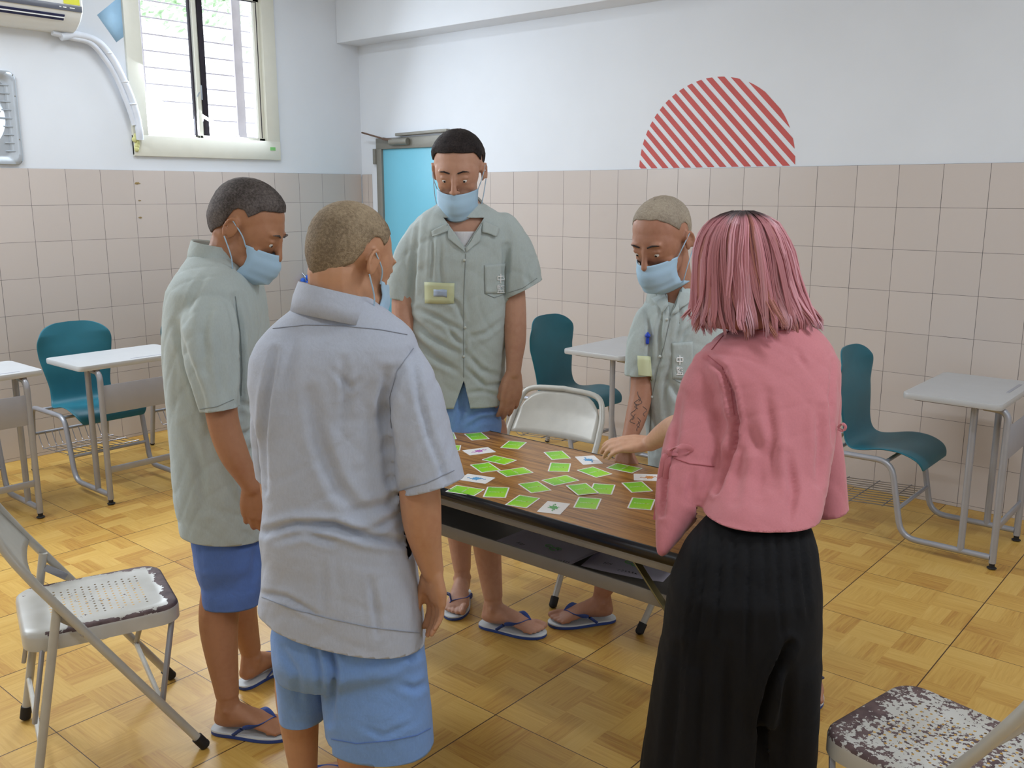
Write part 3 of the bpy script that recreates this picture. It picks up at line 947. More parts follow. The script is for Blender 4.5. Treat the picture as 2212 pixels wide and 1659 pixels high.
def creature(e, col, seed):
    """a small round blot creature with curling arms, drawn flat"""
    m = simple('card_ink_'+seed, col, .5, vary=.1)
    r = random.Random(seed); z = CT+.0002
    n = 28; ring = [V(.013*(1+.16*sin(5*a+r.random()*.3))*cos(a), .0115*(1+.14*cos(4*a))*sin(a), z) for a in np.linspace(0, 2*pi, n+1)[:-1]]
    q = MB(); q.loft([ring, [p+V(0, 0, .0003) for p in ring]])
    for s in (-1, 1):
        q.tube(spline([V(s*.009, s*.003, z+.0002), V(s*.018, s*.008, z+.0002), V(s*.024, s*.002, z+.0002), V(s*.030, s*.006, z+.0002)], 4), .0011, 5)
        q.tube([V(s*.005, -.008, z), V(s*.007, -.016, z)], .0012, 5)
        q.add([V(s*.004, .010, z), V(s*.011, .009, z), V(s*.009, .017, z)], [(0, 1, 2)])
    q.build('picture', m, e, smooth=False)
cards = [
 ('g',3.691,-2.645,-30,'green backed card lying farthest left along the far edge of the table'),
 ('g',3.878,-2.648,-68,'green card alone near the far edge, in front of the tall man\'s hand'),
 ('wm',3.837,-2.792,66,'white card with a magenta creature'),
 ('g',3.966,-2.829,3,'green card just in front of the white card with magenta creature'),
 ('g',3.989,-2.927,-25,'green card whose right corner touches the next green card, behind the left blue creature card'),
 ('g',4.098,-2.900,68,'green card with its left corner touching another green card\'s right corner'),
 ('wb',4.051,-3.038,15,'white card with a blue creature beside the light grey sleeve'),
 ('g',4.106,-3.150,15,'green card at the near black edge, closest to the grey sleeve'),
 ('g',4.191,-3.100,-56,'green card second from the left along the near table edge'),
 ('g',4.249,-2.984,-26,'green card at the middle of the table left of the upright turned green card'),
 ('g',4.309,-3.114,-75,'green card left of the white card with a green creature'),
 ('wg',4.414,-3.098,-70,'white card with a green creature at the near edge'),
 ('g',4.082,-2.652,-35,'green card left of the white card under the woman\'s fingers'),
 ('g',4.178,-2.763,-57,'green card squarely in front of the card left of the woman\'s hand'),
 ('wb',4.202,-2.629,-37,'white card with a blue creature under the woman\'s fingertips'),
 ('g',4.299,-2.731,-15,'green card right in front of the white card the woman touches'),
 ('g',4.268,-2.876,74,'green card at the centre of the table, its long corner pointing left'),
 ('g',4.378,-2.908,-31,'green card lying half on top of another green card'),
 ('g',4.422,-2.861,-62,'green card lying partly beneath another green card'),
 ('g',4.466,-3.001,-63,'green card right of the white card with a green creature'),
 ('g',4.493,-2.774,-38,'green card beside the pink sleeve, below the orange creature card'),
 ('g',4.591,-2.901,-65,'green card nearest the pink sleeve\'s tie at the right'),
 ('g',4.349,-2.629,3,'green card under the woman\'s wrist near the far edge'),
 ('wo',4.470,-2.664,34,'white card with an orange creature half behind the pink sleeve'),
 ('g',3.600,-2.718,-40,'green card with just a corner showing past the grey sleeve, the farther one'),
 ('g',3.718,-2.835,40,'green card with just a corner showing past the grey sleeve, the nearer one'),
]
INK = {'wm': (200, 120, 196), 'wb': (96, 172, 226), 'wg': (110, 186, 116), 'wo': (226, 150, 76)}
gproto = None
for i, (k, x, y, a, lab) in enumerate(cards):
    if k == 'g':
        if gproto is None: gproto = c = card_base()
        else: c = copy_tree(gproto)
        grp = 'green backed cards on the table'
    else:
        c = card_base('w'); creature(c, INK[k], k+str(i)); grp = 'white picture cards on the table'
    kk = (CAM[2]-TZ-.0012)/(CAM[2]-.743)
    X = CAM[0]+(x-CAM[0])*kk; Y = CAM[1]+(y-CAM[1])*kk
    z = TZ+.0002+(.0016 if i == 17 else 0)
    put(c, X, Y, radians(a), z)
    if i == 17: c.rotation_euler = (radians(.5), radians(.5), radians(a))
    tag(c, lab, 'card', grp)

# sheets of paper in the table's shelf
def sheet(cx, cy, a, lab, marks, w=.297, h=.21, lift=.03):
    e = empty('paper_sheet', (cx, cy, TZ-.186), a); tag(e, lab, 'paper', 'papers in the table shelf')
    Rm = rz(a); N = 14
    def P(u, v): 
        z = TZ-.184+lift*(max(0, u/w+.5-.55)/.45)**2*.5+lift*(max(0, .45-(u/w+.5))/.45)**2*.3
        return Rm @ V(u, v, 0)+V(cx, cy, z)
    vs = [P(-w/2+w*i/(N-1), -h/2+h*j/5) for i in range(N) for j in range(6)]
    fs = [(i*6+j, (i+1)*6+j, (i+1)*6+j+1, i*6+j+1) for i in range(N-1) for j in range(5)]
    q = MB(); q.add(vs, fs); o = q.build('sheet', M['paper'], e); s = o.modifiers.new('s', 'SOLIDIFY'); s.thickness = .0006; s.offset = 0
    r = random.Random(4)
    q = MB()
    for k in range(marks):
        u = -.02+k*.0105; v = -h/2+.028
        for j in range(3):
            p0 = P(u, v+r.uniform(-.006, .006))+V(0, 0, .0008); p1 = P(u+r.uniform(.002, .006), v+r.uniform(-.006, .006))+V(0, 0, .0008)
            q.tube([p0, p1], .0006, 4)
    for k in range(4):
        q.tube([P(-w/2+.05+k*.007, -h/2+.05)+V(0, 0, .0008), P(-w/2+.054+k*.007, -h/2+.062)+V(0, 0, .0008)], .0006, 4)
    q.build('writing', M['ink'], e)
    q = MB()
    for (u, v, rr) in ((-.012, .01, .013), (.014, .0, .014), (.024, .012, .009)):
        q.tube([P(u+rr*cos(t), v+rr*.7*sin(t))+V(0, 0, .0009) for t in np.linspace(0, 5.6, 14)], .0013, 5)
    q.build('drawing', M['green_label'], e)
M['paper'] = simple('paper', (228, 218, 232), .7, vary=.02)
M['ink'] = simple('ink', (60, 60, 70), .6)
sheet(4.36, -3.045, radians(-2), 'sheet of paper with a green drawing lying in the shelf under the table top', 15, .297, .19)
sheet(4.62, -2.99, radians(12), 'second sheet of paper farther right in the shelf, behind the brass brace', 6, .25, .17, .01)

def blue_cloth():
    c = onx(660, 616, .05); r = random.Random(8)
    q = MB()
    for k in range(7): q.ell(c+V(r.uniform(-.01, .01), r.uniform(-.02, .035), -.075+k*.022), (.018, .018+.010*r.random(), .024), seg=12, rin=8)
    me = bpy.data.meshes.new('t')
    o = q.build('hanging_cloth', simple('blue_cloth', (40, 96, 200), .7, vary=.2, bump=.5, bscale=50)); tag(o, 'small crumpled blue cloth hanging on the wall tiles behind the shaved man\'s neck', 'cloth')
    q = MB(); q.tube([c+V(0, .005, .06), c+V(-.045, .005, .095)], .003, 6); q.build('hook', M['alu'], o)
blue_cloth()
# ------------------------------------------------------------------ people: tools
def mesh_np(me):
    n = len(me.vertices); co = np.empty(n*3, np.float32); me.vertices.foreach_get('co', co)
    return co.reshape(-1, 3).astype(float)
def set_np(me, co):
    me.vertices.foreach_set('co', co.astype(np.float32).ravel()); me.update()
def normals_np(me):
    n = len(me.vertices); no = np.empty(n*3, np.float32)
    try: me.vertex_normals.foreach_get('vector', no)
    except Exception: me.vertices.foreach_get('normal', no)
    return no.reshape(-1, 3).astype(float)
def fuse(mb, voxel, smooth=3, fac=.5):
    """one continuous skin over overlapping closed volumes"""
    me = mb.mesh('tmp'); o = bpy.data.objects.new('tmp', me); COL.objects.link(o)
    r = o.modifiers.new('r', 'REMESH'); r.mode = 'VOXEL'; r.voxel_size = voxel; r.adaptivity = 0
    if smooth:
        s = o.modifiers.new('s', 'SMOOTH'); s.factor = fac; s.iterations = smooth
    dg = bpy.context.evaluated_depsgraph_get(); dg.update()
    out = bpy.data.meshes.new_from_object(o.evaluated_get(dg))
    bpy.data.objects.remove(o); bpy.data.meshes.remove(me)
    out.polygons.foreach_set('use_smooth', [True]*len(out.polygons))
    return out
def link_mesh(name, me, mat, parent=None):
    if name in ('shirt', 'blouse', 'shorts', 'trousers', 'undershirt'): drop_scraps(me)
    me.materials.clear(); me.materials.append(mat); me.name = name
    o = bpy.data.objects.new(name, me); COL.objects.link(o)
    if parent is not None: attach(o, parent)
    return o
def cut(me, co, no, test=None):
    """cut the cloth along a plane and drop what lies beyond it (only where test(face centre) is true)"""
    bm = bmesh.new(); bm.from_mesh(me)
    co = Vector(co); no = Vector(no).normalized()
    fs = [f for f in bm.faces if test is None or test(f.calc_center_median())]
    es = {e for f in fs for e in f.edges}; vs = {v for f in fs for v in f.verts}
    bmesh.ops.bisect_plane(bm, geom=list(fs)+list(es)+list(vs), plane_co=co, plane_no=no, dist=1e-5)
    kill = [f for f in bm.faces if (f.calc_center_median()-co).dot(no) > 0 and (test is None or test(f.calc_center_median()))]
    bmesh.ops.delete(bm, geom=kill, context='FACES')
    bm.to_mesh(me); bm.free(); me.update()
def cut_px(me, tri):
    """cut a see-through notch whose outline is a triangle seen from the front"""
    bm = bmesh.new(); bm.from_mesh(me)
    C = Vector(CAM); pts = [Vector(ray(*p)) for p in tri]
    cen = sum(pts, Vector())/3
    pls = []
    for i in range(3):
        n = pts[i].cross(pts[(i+1) % 3]).normalized()
        if n.dot(cen) < 0: n = -n
        pls.append(n)
    def near(f, s=-.03): 
        d = (f.calc_center_median()-C); return all(d.dot(n) > s for n in pls) and f.normal.dot(d) < 0
    for n in pls:
        fs = [f for f in bm.faces if near(f)]
        es = {e for f in fs for e in f.edges}; vs = {v for f in fs for v in f.verts}
        bmesh.ops.bisect_plane(bm, geom=list(fs)+list(es)+list(vs), plane_co=C, plane_no=n, dist=1e-6)
    bmesh.ops.delete(bm, geom=[f for f in bm.faces if near(f, 0)], context='FACES')
    bm.to_mesh(me); bm.free(); me.update()

def drop_scraps(me, share=.06):
    """remove small loose scraps left by the scissors"""
    bm = bmesh.new(); bm.from_mesh(me); bm.verts.ensure_lookup_table()
    seen = set(); comps = []
    for v in bm.verts:
        if v.index in seen: continue
        st = [v]; seen.add(v.index); comp = []
        while st:
            a = st.pop(); comp.append(a)
            for e_ in a.link_edges:
                b = e_.other_vert(a)
                if b.index not in seen: seen.add(b.index); st.append(b)
        comps.append(comp)
    n = max(len(k) for k in comps)
    kill = [v for k in comps if len(k) < n*share for v in k]
    if kill: bmesh.ops.delete(bm, geom=kill, context='VERTS')
    bm.to_mesh(me); bm.free(); me.update()

def ringpx(py, L, R, D, b, n=2.3, seg=44, yaw=0.0, dz=0.0):
    c = (at(L, py, D)+at(R, py, D))/2
    a = np.linalg.norm(at(R, py, D)-at(L, py, D))/2
    out = []
    for k in range(seg):
        t = 2*pi*k/seg; ct, st = cos(t), sin(t)
        x = a*math.copysign(abs(ct)**(2/n), ct); y = b*math.copysign(abs(st)**(2/n), st)
        out.append(c+RGT*x+(FH+RGT*yaw)*y+V(0, 0, dz*ct))
    return out
def limb(mb, pts, seg=16, cuff=False):
    """pts: (px, py, D, radius in px)"""
    P = [at(p[0], p[1], p[2]) for p in pts]
    r = [p[3]*((q-CAM) @ FWD)/FPX for p, q in zip(pts, P)]
    n = max(2, 6)
    Ps = spline(P, n); Rs = [float(x[0]) for x in spline([V(a, 0, 0) for a in r], n)]
    mb.tube(Ps, Rs, seg, flat=None); mb.ell(Ps[0], Rs[0], seg=seg, rin=8)
    if not cuff: mb.ell(Ps[-1], Rs[-1], seg=seg, rin=8)
    return P, r
def D_of(P): return (np.asarray(P)-CAM) @ FH

def wobble(P, seed, amp, sx=14, sz=5, warp=.6):
    """soft irregular drapery folds running mostly downwards"""
    r = np.random.RandomState(seed); out = np.zeros(len(P))
    for k in range(7):
        a = r.uniform(0, 2*pi); f = sx*(1+.8*r.rand())
        kv = np.array([cos(a)*f, sin(a)*f, r.uniform(-sz, sz)])
        w = np.sin(P @ np.array([r.uniform(-6, 6), r.uniform(-6, 6), r.uniform(-9, 9)])+r.uniform(0, 6))*warp*2
        s = np.sin(P @ kv+w+r.uniform(0, 6))
        out += np.sign(s)*np.abs(s)**1.2
    
    q = P*np.array([1, 1, .8]); n2 = np.zeros(len(P))
    for k in range(9):
        kv = r.normal(0, 1, 3); kv = kv/np.linalg.norm(kv)*r.uniform(26, 60)
        n2 += (1-np.abs(np.sin(q @ kv+2.2*np.sin(q @ r.normal(0, 9, 3)+r.uniform(0, 6)))))**3*np.clip(np.sin(q @ r.normal(0, 7, 3)+r.uniform(0, 6)), 0, 1)
    return out/7*amp*2.2-n2*amp*.42
def wrinkles(me, folds=(), seed=1, amp=.004, sx=14, sz=5, mask=None, gain=1.45):
    co = mesh_np(me); no = normals_np(me)
    d = wobble(co, seed, amp, sx, sz)
    if mask is not None: d *= mask(co)
    v = co-CAM; zf = v @ FWD
    px = CX+FPX*(v @ RGT)/zf; py = CY-FPX*(v @ UPV)/zf
    facing = np.clip(-(no*v).sum(1)/np.linalg.norm(v, axis=1)*3, 0, 1)
    for f in folds:
        pts, w, dep = f
        best = np.full(len(co), 1e9); tt = np.zeros(len(co)); L = len(pts)-1
        for i in range(L):
            a = np.array(pts[i], float); b = np.array(pts[i+1], float); ab = b-a; l2 = ab @ ab
            t = np.clip(((px-a[0])*ab[0]+(py-a[1])*ab[1])/l2, 0, 1)
            dd = np.hypot(px-a[0]-t*ab[0], py-a[1]-t*ab[1])
            m = dd < best; best[m] = dd[m]; tt[m] = (i+t[m])/L
        # a crease: a groove with a soft ridge beside it
        w *= .85; dep = dep*gain; prof = np.exp(-(best/w)**2)-.45*np.exp(-((best-1.7*w)/w)**2)
        d -= facing*prof*dep*np.sin(np.clip(tt, 0.04, .96)*pi)**.5
    set_np(me, co+no*d[:, None])
def solid(o, t=.0025, off=-1):
    s = o.modifiers.new('s', 'SOLIDIFY'); s.thickness = t; s.offset = off
def bvh_of(me):
    return BVHTree.FromPolygons([v.co for v in me.vertices], [list(p.vertices) for p in me.polygons])
def hit(bv, px, py, off=0.0):
    d = Vector(ray(px, py)).normalized(); r = bv.ray_cast(Vector(CAM), d)
    if r[0] is None: return None
    n = r[1]
    if n.dot(d) > 0: n = -n
    return np.array(r[0]+n*off)
def patch(bv, quad, off, name, mat, parent, N=10, Mn=10, t=.0015, smooth=True):
    """a piece of cloth lying on the surface below; quad = four corners"""
    A, B, Cc, Dd = [np.array(p, float) for p in quad]
    vs = []; ok = True; last = None
    for i in range(N):
        u = i/(N-1)
        for j in range(Mn):
            v = j/(Mn-1)
            p = (1-u)*(1-v)*A+u*(1-v)*B+u*v*Cc+(1-u)*v*Dd
            h = hit(bv, p[0], p[1], off)
            if h is None: h = last
            if h is None: h = at(p[0], p[1], 2.5)
            last = h; vs.append(h)
    fs = [(i*Mn+j, (i+1)*Mn+j, (i+1)*Mn+j+1, i*Mn+j+1) for i in range(N-1) for j in range(Mn-1)]
    q = MB(); q.add(vs, fs); o = q.build(name, mat, parent, smooth=smooth, recalc=False)
    # turn towards the outside
    me = o.data
    if me.polygons[0].normal.dot(Vector(CAM)-me.polygons[0].center) < 0: me.flip_normals()
    solid(o, t, 1); return o
def line(bv, pts, r, name, mat, parent, off=.0011, step=5):
    out = []
    for i in range(len(pts)-1):
        a = np.array(pts[i], float); b = np.array(pts[i+1], float); n = max(2, int(np.linalg.norm(b-a)/step))
        for k in range(n):
            p = a+(b-a)*k/n; h = hit(bv, p[0], p[1], off)
            if h is not None: out.append(h)
    if len(out) < 2: return None
    q = MB(); q.tube(out, r, 6); return q.build(name, mat, parent)

# ---- hands, feet, heads
def basis(d, n):
    d = nrm(d); n = nrm(n-d*(n @ d)); return d, n
def hand(mb, wrist, d, n, side, s=1.0, curl=(.35, .4, .45, .5), spread=.05, thumb=(.7, .35, .25), fore=None):
    """n = outward normal of the back of the hand; side = +1/-1 picks the thumb side along d x n"""
    d, n = basis(np.asarray(d, float), np.asarray(n, float)); t = np.cross(d, n)*side
    wrist = np.asarray(wrist, float)
    off = (.027, .009, -.009, -.026); kn = (.088, .092, .087, .078); Ls = (.070, .078, .073, .058); Rr = (.0088, .009, .0086, .0076)
    if fore is not None: mb.caps([np.asarray(fore), wrist], [.026*s, .024*s])
    for i in range(4):
        K = wrist+s*(d*kn[i]+t*off[i]+n*(-.003*abs(off[i])/.02))
        mb.caps([wrist+s*(t*off[i]*.55+d*.006), wrist+s*(t*off[i]*.9+d*.05-n*.001), K], [.0155*s, .0150*s, .0112*s], 12)
        a = spread*(off[i]/.02); dd = nrm(d+t*a); p = K; c = curl[i]; ang = c*.7
        for k, fr in enumerate((.45, .31, .24)):
            v = dd*cos(ang)-n*sin(ang)
            q = p+v*Ls[i]*fr*s*1.02
            rr = Rr[i]*s*(1-.06*k)
            mb.caps([p, q], [rr*1.04, rr*.95], 10); p = q; ang += c*(1.15 if k == 0 else .8)
        # nail-side pad
    # palm flesh
    mb.ell(wrist+s*(d*.045-n*.006), (1, 1, 1), rot=np.array([t*.034*s, d*.045*s, n*.014*s]).T, seg=16, rin=10)
    mb.ell(wrist+s*(d*.04-n*.010+t*.022), (1, 1, 1), rot=np.array([t*.017*s, d*.032*s, n*.015*s]).T, seg=12, rin=8)
    a0, a1, a2 = thumb
    b = wrist+s*(d*.020+t*.020-n*.005)
    v = nrm(d*cos(a0)+t*sin(a0)-n*.30); c1 = b+v*.044*s
    v = nrm(d*cos(a0-a1)+t*sin(a0-a1)-n*.35); c2 = c1+v*.034*s
    v = nrm(d*cos(a0-a1-a2)+t*sin(a0-a1-a2)-n*.4); c3 = c2+v*.026*s
    mb.caps([b, c1], [.0145*s, .0118*s], 12); mb.caps([c1, c2], [.0112*s, .0100*s], 12); mb.caps([c2, c3], [.0098*s, .0084*s], 12)

def foot(mb, heel, direc, side, ankle, s=1.0, shin=None, zb=.020):
    """heel = ground point under the heel; side = +1 when the big toe lies to the left of direc"""
    f = nrm(V(direc[0], direc[1], 0)); l = np.cross(V(0, 0, 1), f)*side
    o = V(heel[0], heel[1], zb)
    prof = [(-.002, .012, .022, .034), (.008, .024, .006, .052), (.03, .031, .0, .070), (.06, .033, .0, .086), (.085, .034, .003, .084), (.11, .037, .006, .071), (.135, .041, .006, .058), (.16, .046, .002, .045), (.185, .049, .0, .036), (.20, .047, .0, .029), (.212, .040, .002, .024)]
    rings = []
    for x, w, z0, z1 in prof:
        cy = .004 if x > .12 else 0
        rings.append([o+s*(f*x+l*(cy+w*cos(t))+V(0, 0, (z0+z1)/2+(z1-z0)/2*sin(t)*(1 if sin(t) > 0 else .96))) for t in np.linspace(0, 2*pi, 21)[:-1]])
    mb.loft(rings)
    toes = [(.034, .203, .244, .0135), (.012, .205, .243, .0095), (-.006, .203, .235, .0088), (-.022, .198, .226, .0083), (-.037, .190, .214, .0082)]
    for y, x0, x1, r in toes:
        mb.caps([o+s*(f*x0+l*y+V(0, 0, r*1.25)), o+s*(f*((x0+x1)/2)+l*y*1.02+V(0, 0, r*1.4)), o+s*(f*x1+l*y+V(0, 0, r*.95))], [r*s*1.05, r*s*.92, r*s], 10)
    A = np.asarray(ankle, float)
    base = o+s*(f*.05+V(0, 0, .055))
    mb.caps([base, (base*.4+A*.6), A], [.036*s, .034*s, .033*s])
    mb.ell(base+l*.027*s+V(0, 0, .022), .013*s, seg=10, rin=8); mb.ell(base-l*.027*s+V(0, 0, .014), .013*s, seg=10, rin=8)
    mb.caps([o+s*(f*.018+V(0, 0, .03)), A-f*.012], [.022*s, .022*s], 10)
def flip_flop(parent, heel, direc, side, s=1.0):
    f = nrm(V(direc[0], direc[1], 0)); l = np.cross(V(0, 0, 1), f)*side; o = V(heel[0], heel[1], 0)
    out = [(-.014, 0), (-.008, .022), (.02, .034), (.07, .034), (.11, .038), (.16, .050), (.20, .052), (.235, .044), (.256, .026), (.263, .006), (.258, -.014), (.24, -.034), (.205, -.047), (.16, -.050), (.11, -.044), (.06, -.037), (.02, -.034), (-.008, -.022)]
    pl = spline([V(a, b, 0) for a, b in out+out[:1]], 3)[:-1]
    def ring(z, k=1.0): return [o+s*(f*(.12+(p[0]-.12)*k)+l*p[1]*k)+V(0, 0, z) for p in pl]
    q = MB(); q.loft([ring(.001, .985), ring(.004), ring(.0125)]); b = q.build('flip_flop', M['ff_blue'], parent)
    q = MB(); q.loft([ring(.0125), ring(.0165), ring(.018, .985)]); q.build('footbed', M['ff_white'], b)
    P = o+s*(f*.192+l*.022)
    up = V(0, 0, 1)
    for sg in (1, -1):
        pts = spline([P+up*.020, P+s*(f*-.008)+up*.048*s, o+s*(f*.155+l*sg*.034)+up*(.064 if sg > 0 else .052)*s, o+s*(f*.115+l*sg*.047)+up*.048*s, o+s*(f*.075+l*sg*.042)+up*.017], 5)
        q = MB(); q2 = []
        pp, T, Nn, B = frames(pts)
        rings = []
        for i, p in enumerate(pp):
            t = i/(len(pp)-1); w = (.0075+.005*sin(pi*min(1, t*1.15)))*s
            wdir = nrm(f*.8+up*.45); wdir = nrm(wdir-T[i]*(wdir @ T[i])); nn = np.cross(T[i], wdir)
            rings.append([p+wdir*w*cos(a)+nn*.003*sin(a) for a in np.linspace(0, 2*pi, 11)[:-1]])
        q.loft(rings); q.build('strap', M['ff_blue'], b)
    return b

def head_axes(f, pitch):
    f = nrm(V(f[0], f[1], 0)); r = np.cross(f, V(0, 0, 1))
    ff = f*cos(pitch)+V(0, 0, 1)*sin(pitch); u = np.cross(r, ff)
    return r, ff, u
def head(mb, c, ax, s=1.0, female=False):
    r, f, u = ax; c = np.asarray(c, float)
    def L(x, y, z): return c+s*(r*x+f*y+u*z)
    def E(x, y, z, a, b_, d_, sg=18, rn=12): mb.ell(L(x, y, z), 1, rot=np.array([r*a*s, f*b_*s, u*d_*s]).T, seg=sg, rin=rn)
    E(0, -.012, .038, .077, .094, .082, 28, 18)
    E(0, .025, .010, .070, .068, .080, 24, 16)
    E(0, .022, -.045, .060, .062, .062, 24, 16)
    E(0, .052, -.080, .040, .036, .030); E(0, .072, -.098, .022, .016, .016)
    E(0, -.02, -.03, .058, .066, .05)
    for q in (-1, 1):
        E(q*.028, .078, .029, .024, .011, .008); E(q*.036, .052, -.024, .024, .022, .022)
        E(q*.034, .050, -.066, .026, .030, .028)
        E(q*.011, .098, -.033, .0075, .009, .0065, 10, 8)
        # ears
        E(q*.078, -.010, -.004, .006, .015, .026, 14, 10)
        rim = [L(q*(.080+.008*sin(t*.5)), -.010+.0155*cos(t)-.003, -.002+.027*sin(t)) for t in np.linspace(-1.3, 4.2, 12)]
        mb.caps(rim, .0042*s, 8)
        E(q*.031, .0815, .0100, .0145, .0085, .0068, 14, 10); E(q*.031, .0785, -.0060, .0130, .0080, .0040, 14, 10)
    mb.caps([L(0, .088, .022), L(0, .099, -.004), L(0, .109, -.028)], [.0072*s, .0080*s, .0105*s], 12)
    mb.caps([L(-.021, .090, -.060), L(0, .098, -.057), L(.021, .090, -.060)], [.004*s, .0062*s, .004*s], 8)
    mb.caps([L(-.018, .088, -.069), L(0, .095, -.070), L(.018, .088, -.069)], [.004*s, .0070*s, .004*s], 8)
    return L
def face_bits(L, ax, s, parent, hairmat):
    r, f, u = ax
    for q in (-1, 1):
        mb = MB(); mb.ell(L(q*.031, .0795, .0012), .0086*s, seg=14, rin=10); o = mb.build('eye', M['eye'], parent)
        mb = MB(); mb.ell(L(q*.031, .0850, -.0005), .0042*s, seg=12, rin=8); mb.build('iris', M['hair_dark'], o)
        mb = MB(); mb.caps([L(q*.014, .0925, .027), L(q*.030, .0925, .033), L(q*.046, .082, .029)], [.0022*s, .0026*s, .0014*s], 8); mb.build('eyebrow', hairmat, parent)
def mask(L, ax, s, parent, low=0.0):
    """pleated surgical mask with ear loops"""
    N, Mm = 15, 25; vs = []; fs = []
    for i in range(Mm):
        t = i/(Mm-1); z = -.012-.100*t-low
        for j in range(N):
            u_ = -1+2*j/(N-1)
            half = .066-.004*t
            x = u_*half
            front = .117-.012*abs(t-.35)*2+.010*sin(pi*t)
            if t > .75: front -= (t-.75)*.12
            y = front-.072*abs(u_)**2.1+.0022*(abs((t*4)%1-.5)*2-.5)*(1 if .12 < t < .9 else 0)
            vs.append(L(x, y, z+.010*(1-u_*u_)*(.5-t)*1.2))
    for i in range(Mm-1):
        for j in range(N-1): fs.append((i*N+j, i*N+j+1, (i+1)*N+j+1, (i+1)*N+j))
    q = MB(); q.add(vs, fs); m = q.build('face_mask', M['mask'], parent); solid(m, .003, 0)
    for sg in (-1, 1):
        for (z0, z1) in ((-.018, .020), (-.098, -.028)):
            q = MB(); q.tube(spline([L(sg*.064, .038, z0-low), L(sg*.078, .02, (z0+z1)/2-low*.5), L(sg*.086, -.018, z1)], 5), .0016*s, 6); q.build('ear_loop', M['mask'], m)
def cropped_hair(L, parent, mat, s=1.0, thick=.006, seed=1, front=36):
    """short hair: a close cap over the skull down to the hairline"""
    A = [(0, front), (35, front-4), (58, 26), (75, 4), (84, 12), (98, 8), (108, -24), (140, -46), (180, -52)]
    def low(a):
        a = abs(a)
        for (a0, e0), (a1, e1) in zip(A, A[1:]):
            if a0 <= a <= a1: return radians(e0+(e1-e0)*(a-a0)/(a1-a0))
    n, m_ = 72, 26; vs = []; fs = []
    for i in range(m_):
        t = i/(m_-1)
        for j in range(n):
            az = -180+360*j/n; e = pi/2+(low(az)-pi/2)*t
            g = thick*min(1, (1-t)*4+.25)
            k = mnoise.noise(Vector((az*.35, t*40, seed)))*.0012
            x = (.0772+g+k)*cos(e)*sin(radians(az)); y = -.012+(.0945+g+k)*cos(e)*cos(radians(az)); z = .038+(.0825+g+k)*sin(e)*(1 if e > 0 else 1.45)
            if e < 0: x *= (1-.18*(-e)); y = -.012+(y+.012)*(1+.16*(-e))
            vs.append(L(x, y, z))
    for i in range(m_-1):
        for j in range(n): fs.append((i*n+j, i*n+(j+1) % n, (i+1)*n+(j+1) % n, (i+1)*n+j))
    q = MB(); q.add(vs, fs); o = q.build('hair', mat, parent); solid(o, .004, -1); return o

# ---- materials of the people
def skin(name, rgb, rough=.5):
    t = NT(name, rough, spec=.4); co = t.coord(); c = lin(rgb)
    a = t.noise(co, 7, 4); b_ = t.noise(co, 55, 3)
    f = t.m('ADD', t.m('MULTIPLY', a, .6), t.m('MULTIPLY', b_, .4))
    t.base(t.ramp(f, [(.3, (c[0]*.88, c[1]*.80, c[2]*.78)), (.55, c), (.75, (min(1, c[0]*1.06), c[1]*1.04, c[2]*1.02))]))
    t.b.inputs['Subsurface Weight'].default_value = .08
    t.b.inputs['Subsurface Radius'].default_value = (.012, .005, .003)
    t.b.inputs['Subsurface Scale'].default_value = 1.0
    t.bump(t.noise(co, 240, 3), .12, .001)
    return t.mat
M['skin1'] = skin('skin_tan', (176, 126, 94)); M['skin2'] = skin('skin_light_tan', (192, 144, 112))
M['skin3'] = skin('skin_rosy', (194, 148, 124)); M['skin4'] = skin('skin_brown', (176, 128, 104)); M['skin5'] = skin('skin_fair', (214, 168, 140))
def hairmat(name, a, b, scale=160):
    t = NT(name, .75, spec=.25); co = t.coord()
    f = t.m('ADD', t.m('MULTIPLY', t.noise(co, scale, 3, .7), .5), t.m('MULTIPLY', t.noise(co, 9, 3), .5))
    t.base(t.ramp(f, [(.38, lin(a)), (.62, lin(b))])); t.bump(t.noise(co, 420, 2), .8, .003); return t.mat
M['hair_dark'] = hairmat('hair_dark', (30, 26, 28), (66, 58, 58)); M['hair_grey'] = hairmat('hair_greying', (58, 52, 50), (120, 112, 110))
M['hair_buzz'] = hairmat('hair_shaved', (118, 102, 82), (172, 154, 128)); M['hair_bald'] = hairmat('hair_grey_stubble', (140, 128, 114), (176, 164, 146))
M['eye'] = simple('eye_white', (225, 222, 216), .25); M['mask'] = simple('mask_blue', (172, 204, 228), .8, vary=.03, bump=.2, bscale=500)
M['ff_blue'] = simple('sandal_blue', (44, 74, 148), .55, vary=.06); M['ff_white'] = simple('sandal_footbed', (206, 212, 216), .6, vary=.04)
M['shirt_green'] = fabric('shirt_grey_green', (182, 193, 192)); M['shirt_blue'] = fabric('shirt_grey_blue', (181, 188, 203))
M['shorts'] = fabric('shorts_blue', (122, 158, 214), crease=.5); M['shorts_dark'] = fabric('shorts_dark_blue', (92, 122, 188), crease=.5)
M['white_cloth'] = fabric('undershirt_white', (222, 222, 226)); M['pink'] = fabric('blouse_pink', (196, 120, 127), .7, sheen=.3, crease=.15)
M['black_cloth'] = fabric('trousers_black', (15, 15, 18), .85, vary=.12, sheen=.02, crease=.15)
M['seam_dark'] = simple('seam_thread', (138, 146, 146), .9); M['seam_blue'] = simple('seam_grey_thread', (146, 152, 166), .9)
M['thread_white'] = simple('white_thread', (250, 252, 255), .8); M['button'] = simple('button', (196, 202, 198), .3)
M['tag_green'] = simple('tag_pale_green', (206, 212, 172), .5); M['tag_blue'] = simple('tag_photo_blue', (168, 184, 208), .5); M['pen'] = simple('pen_blue', (34, 70, 190), .3)
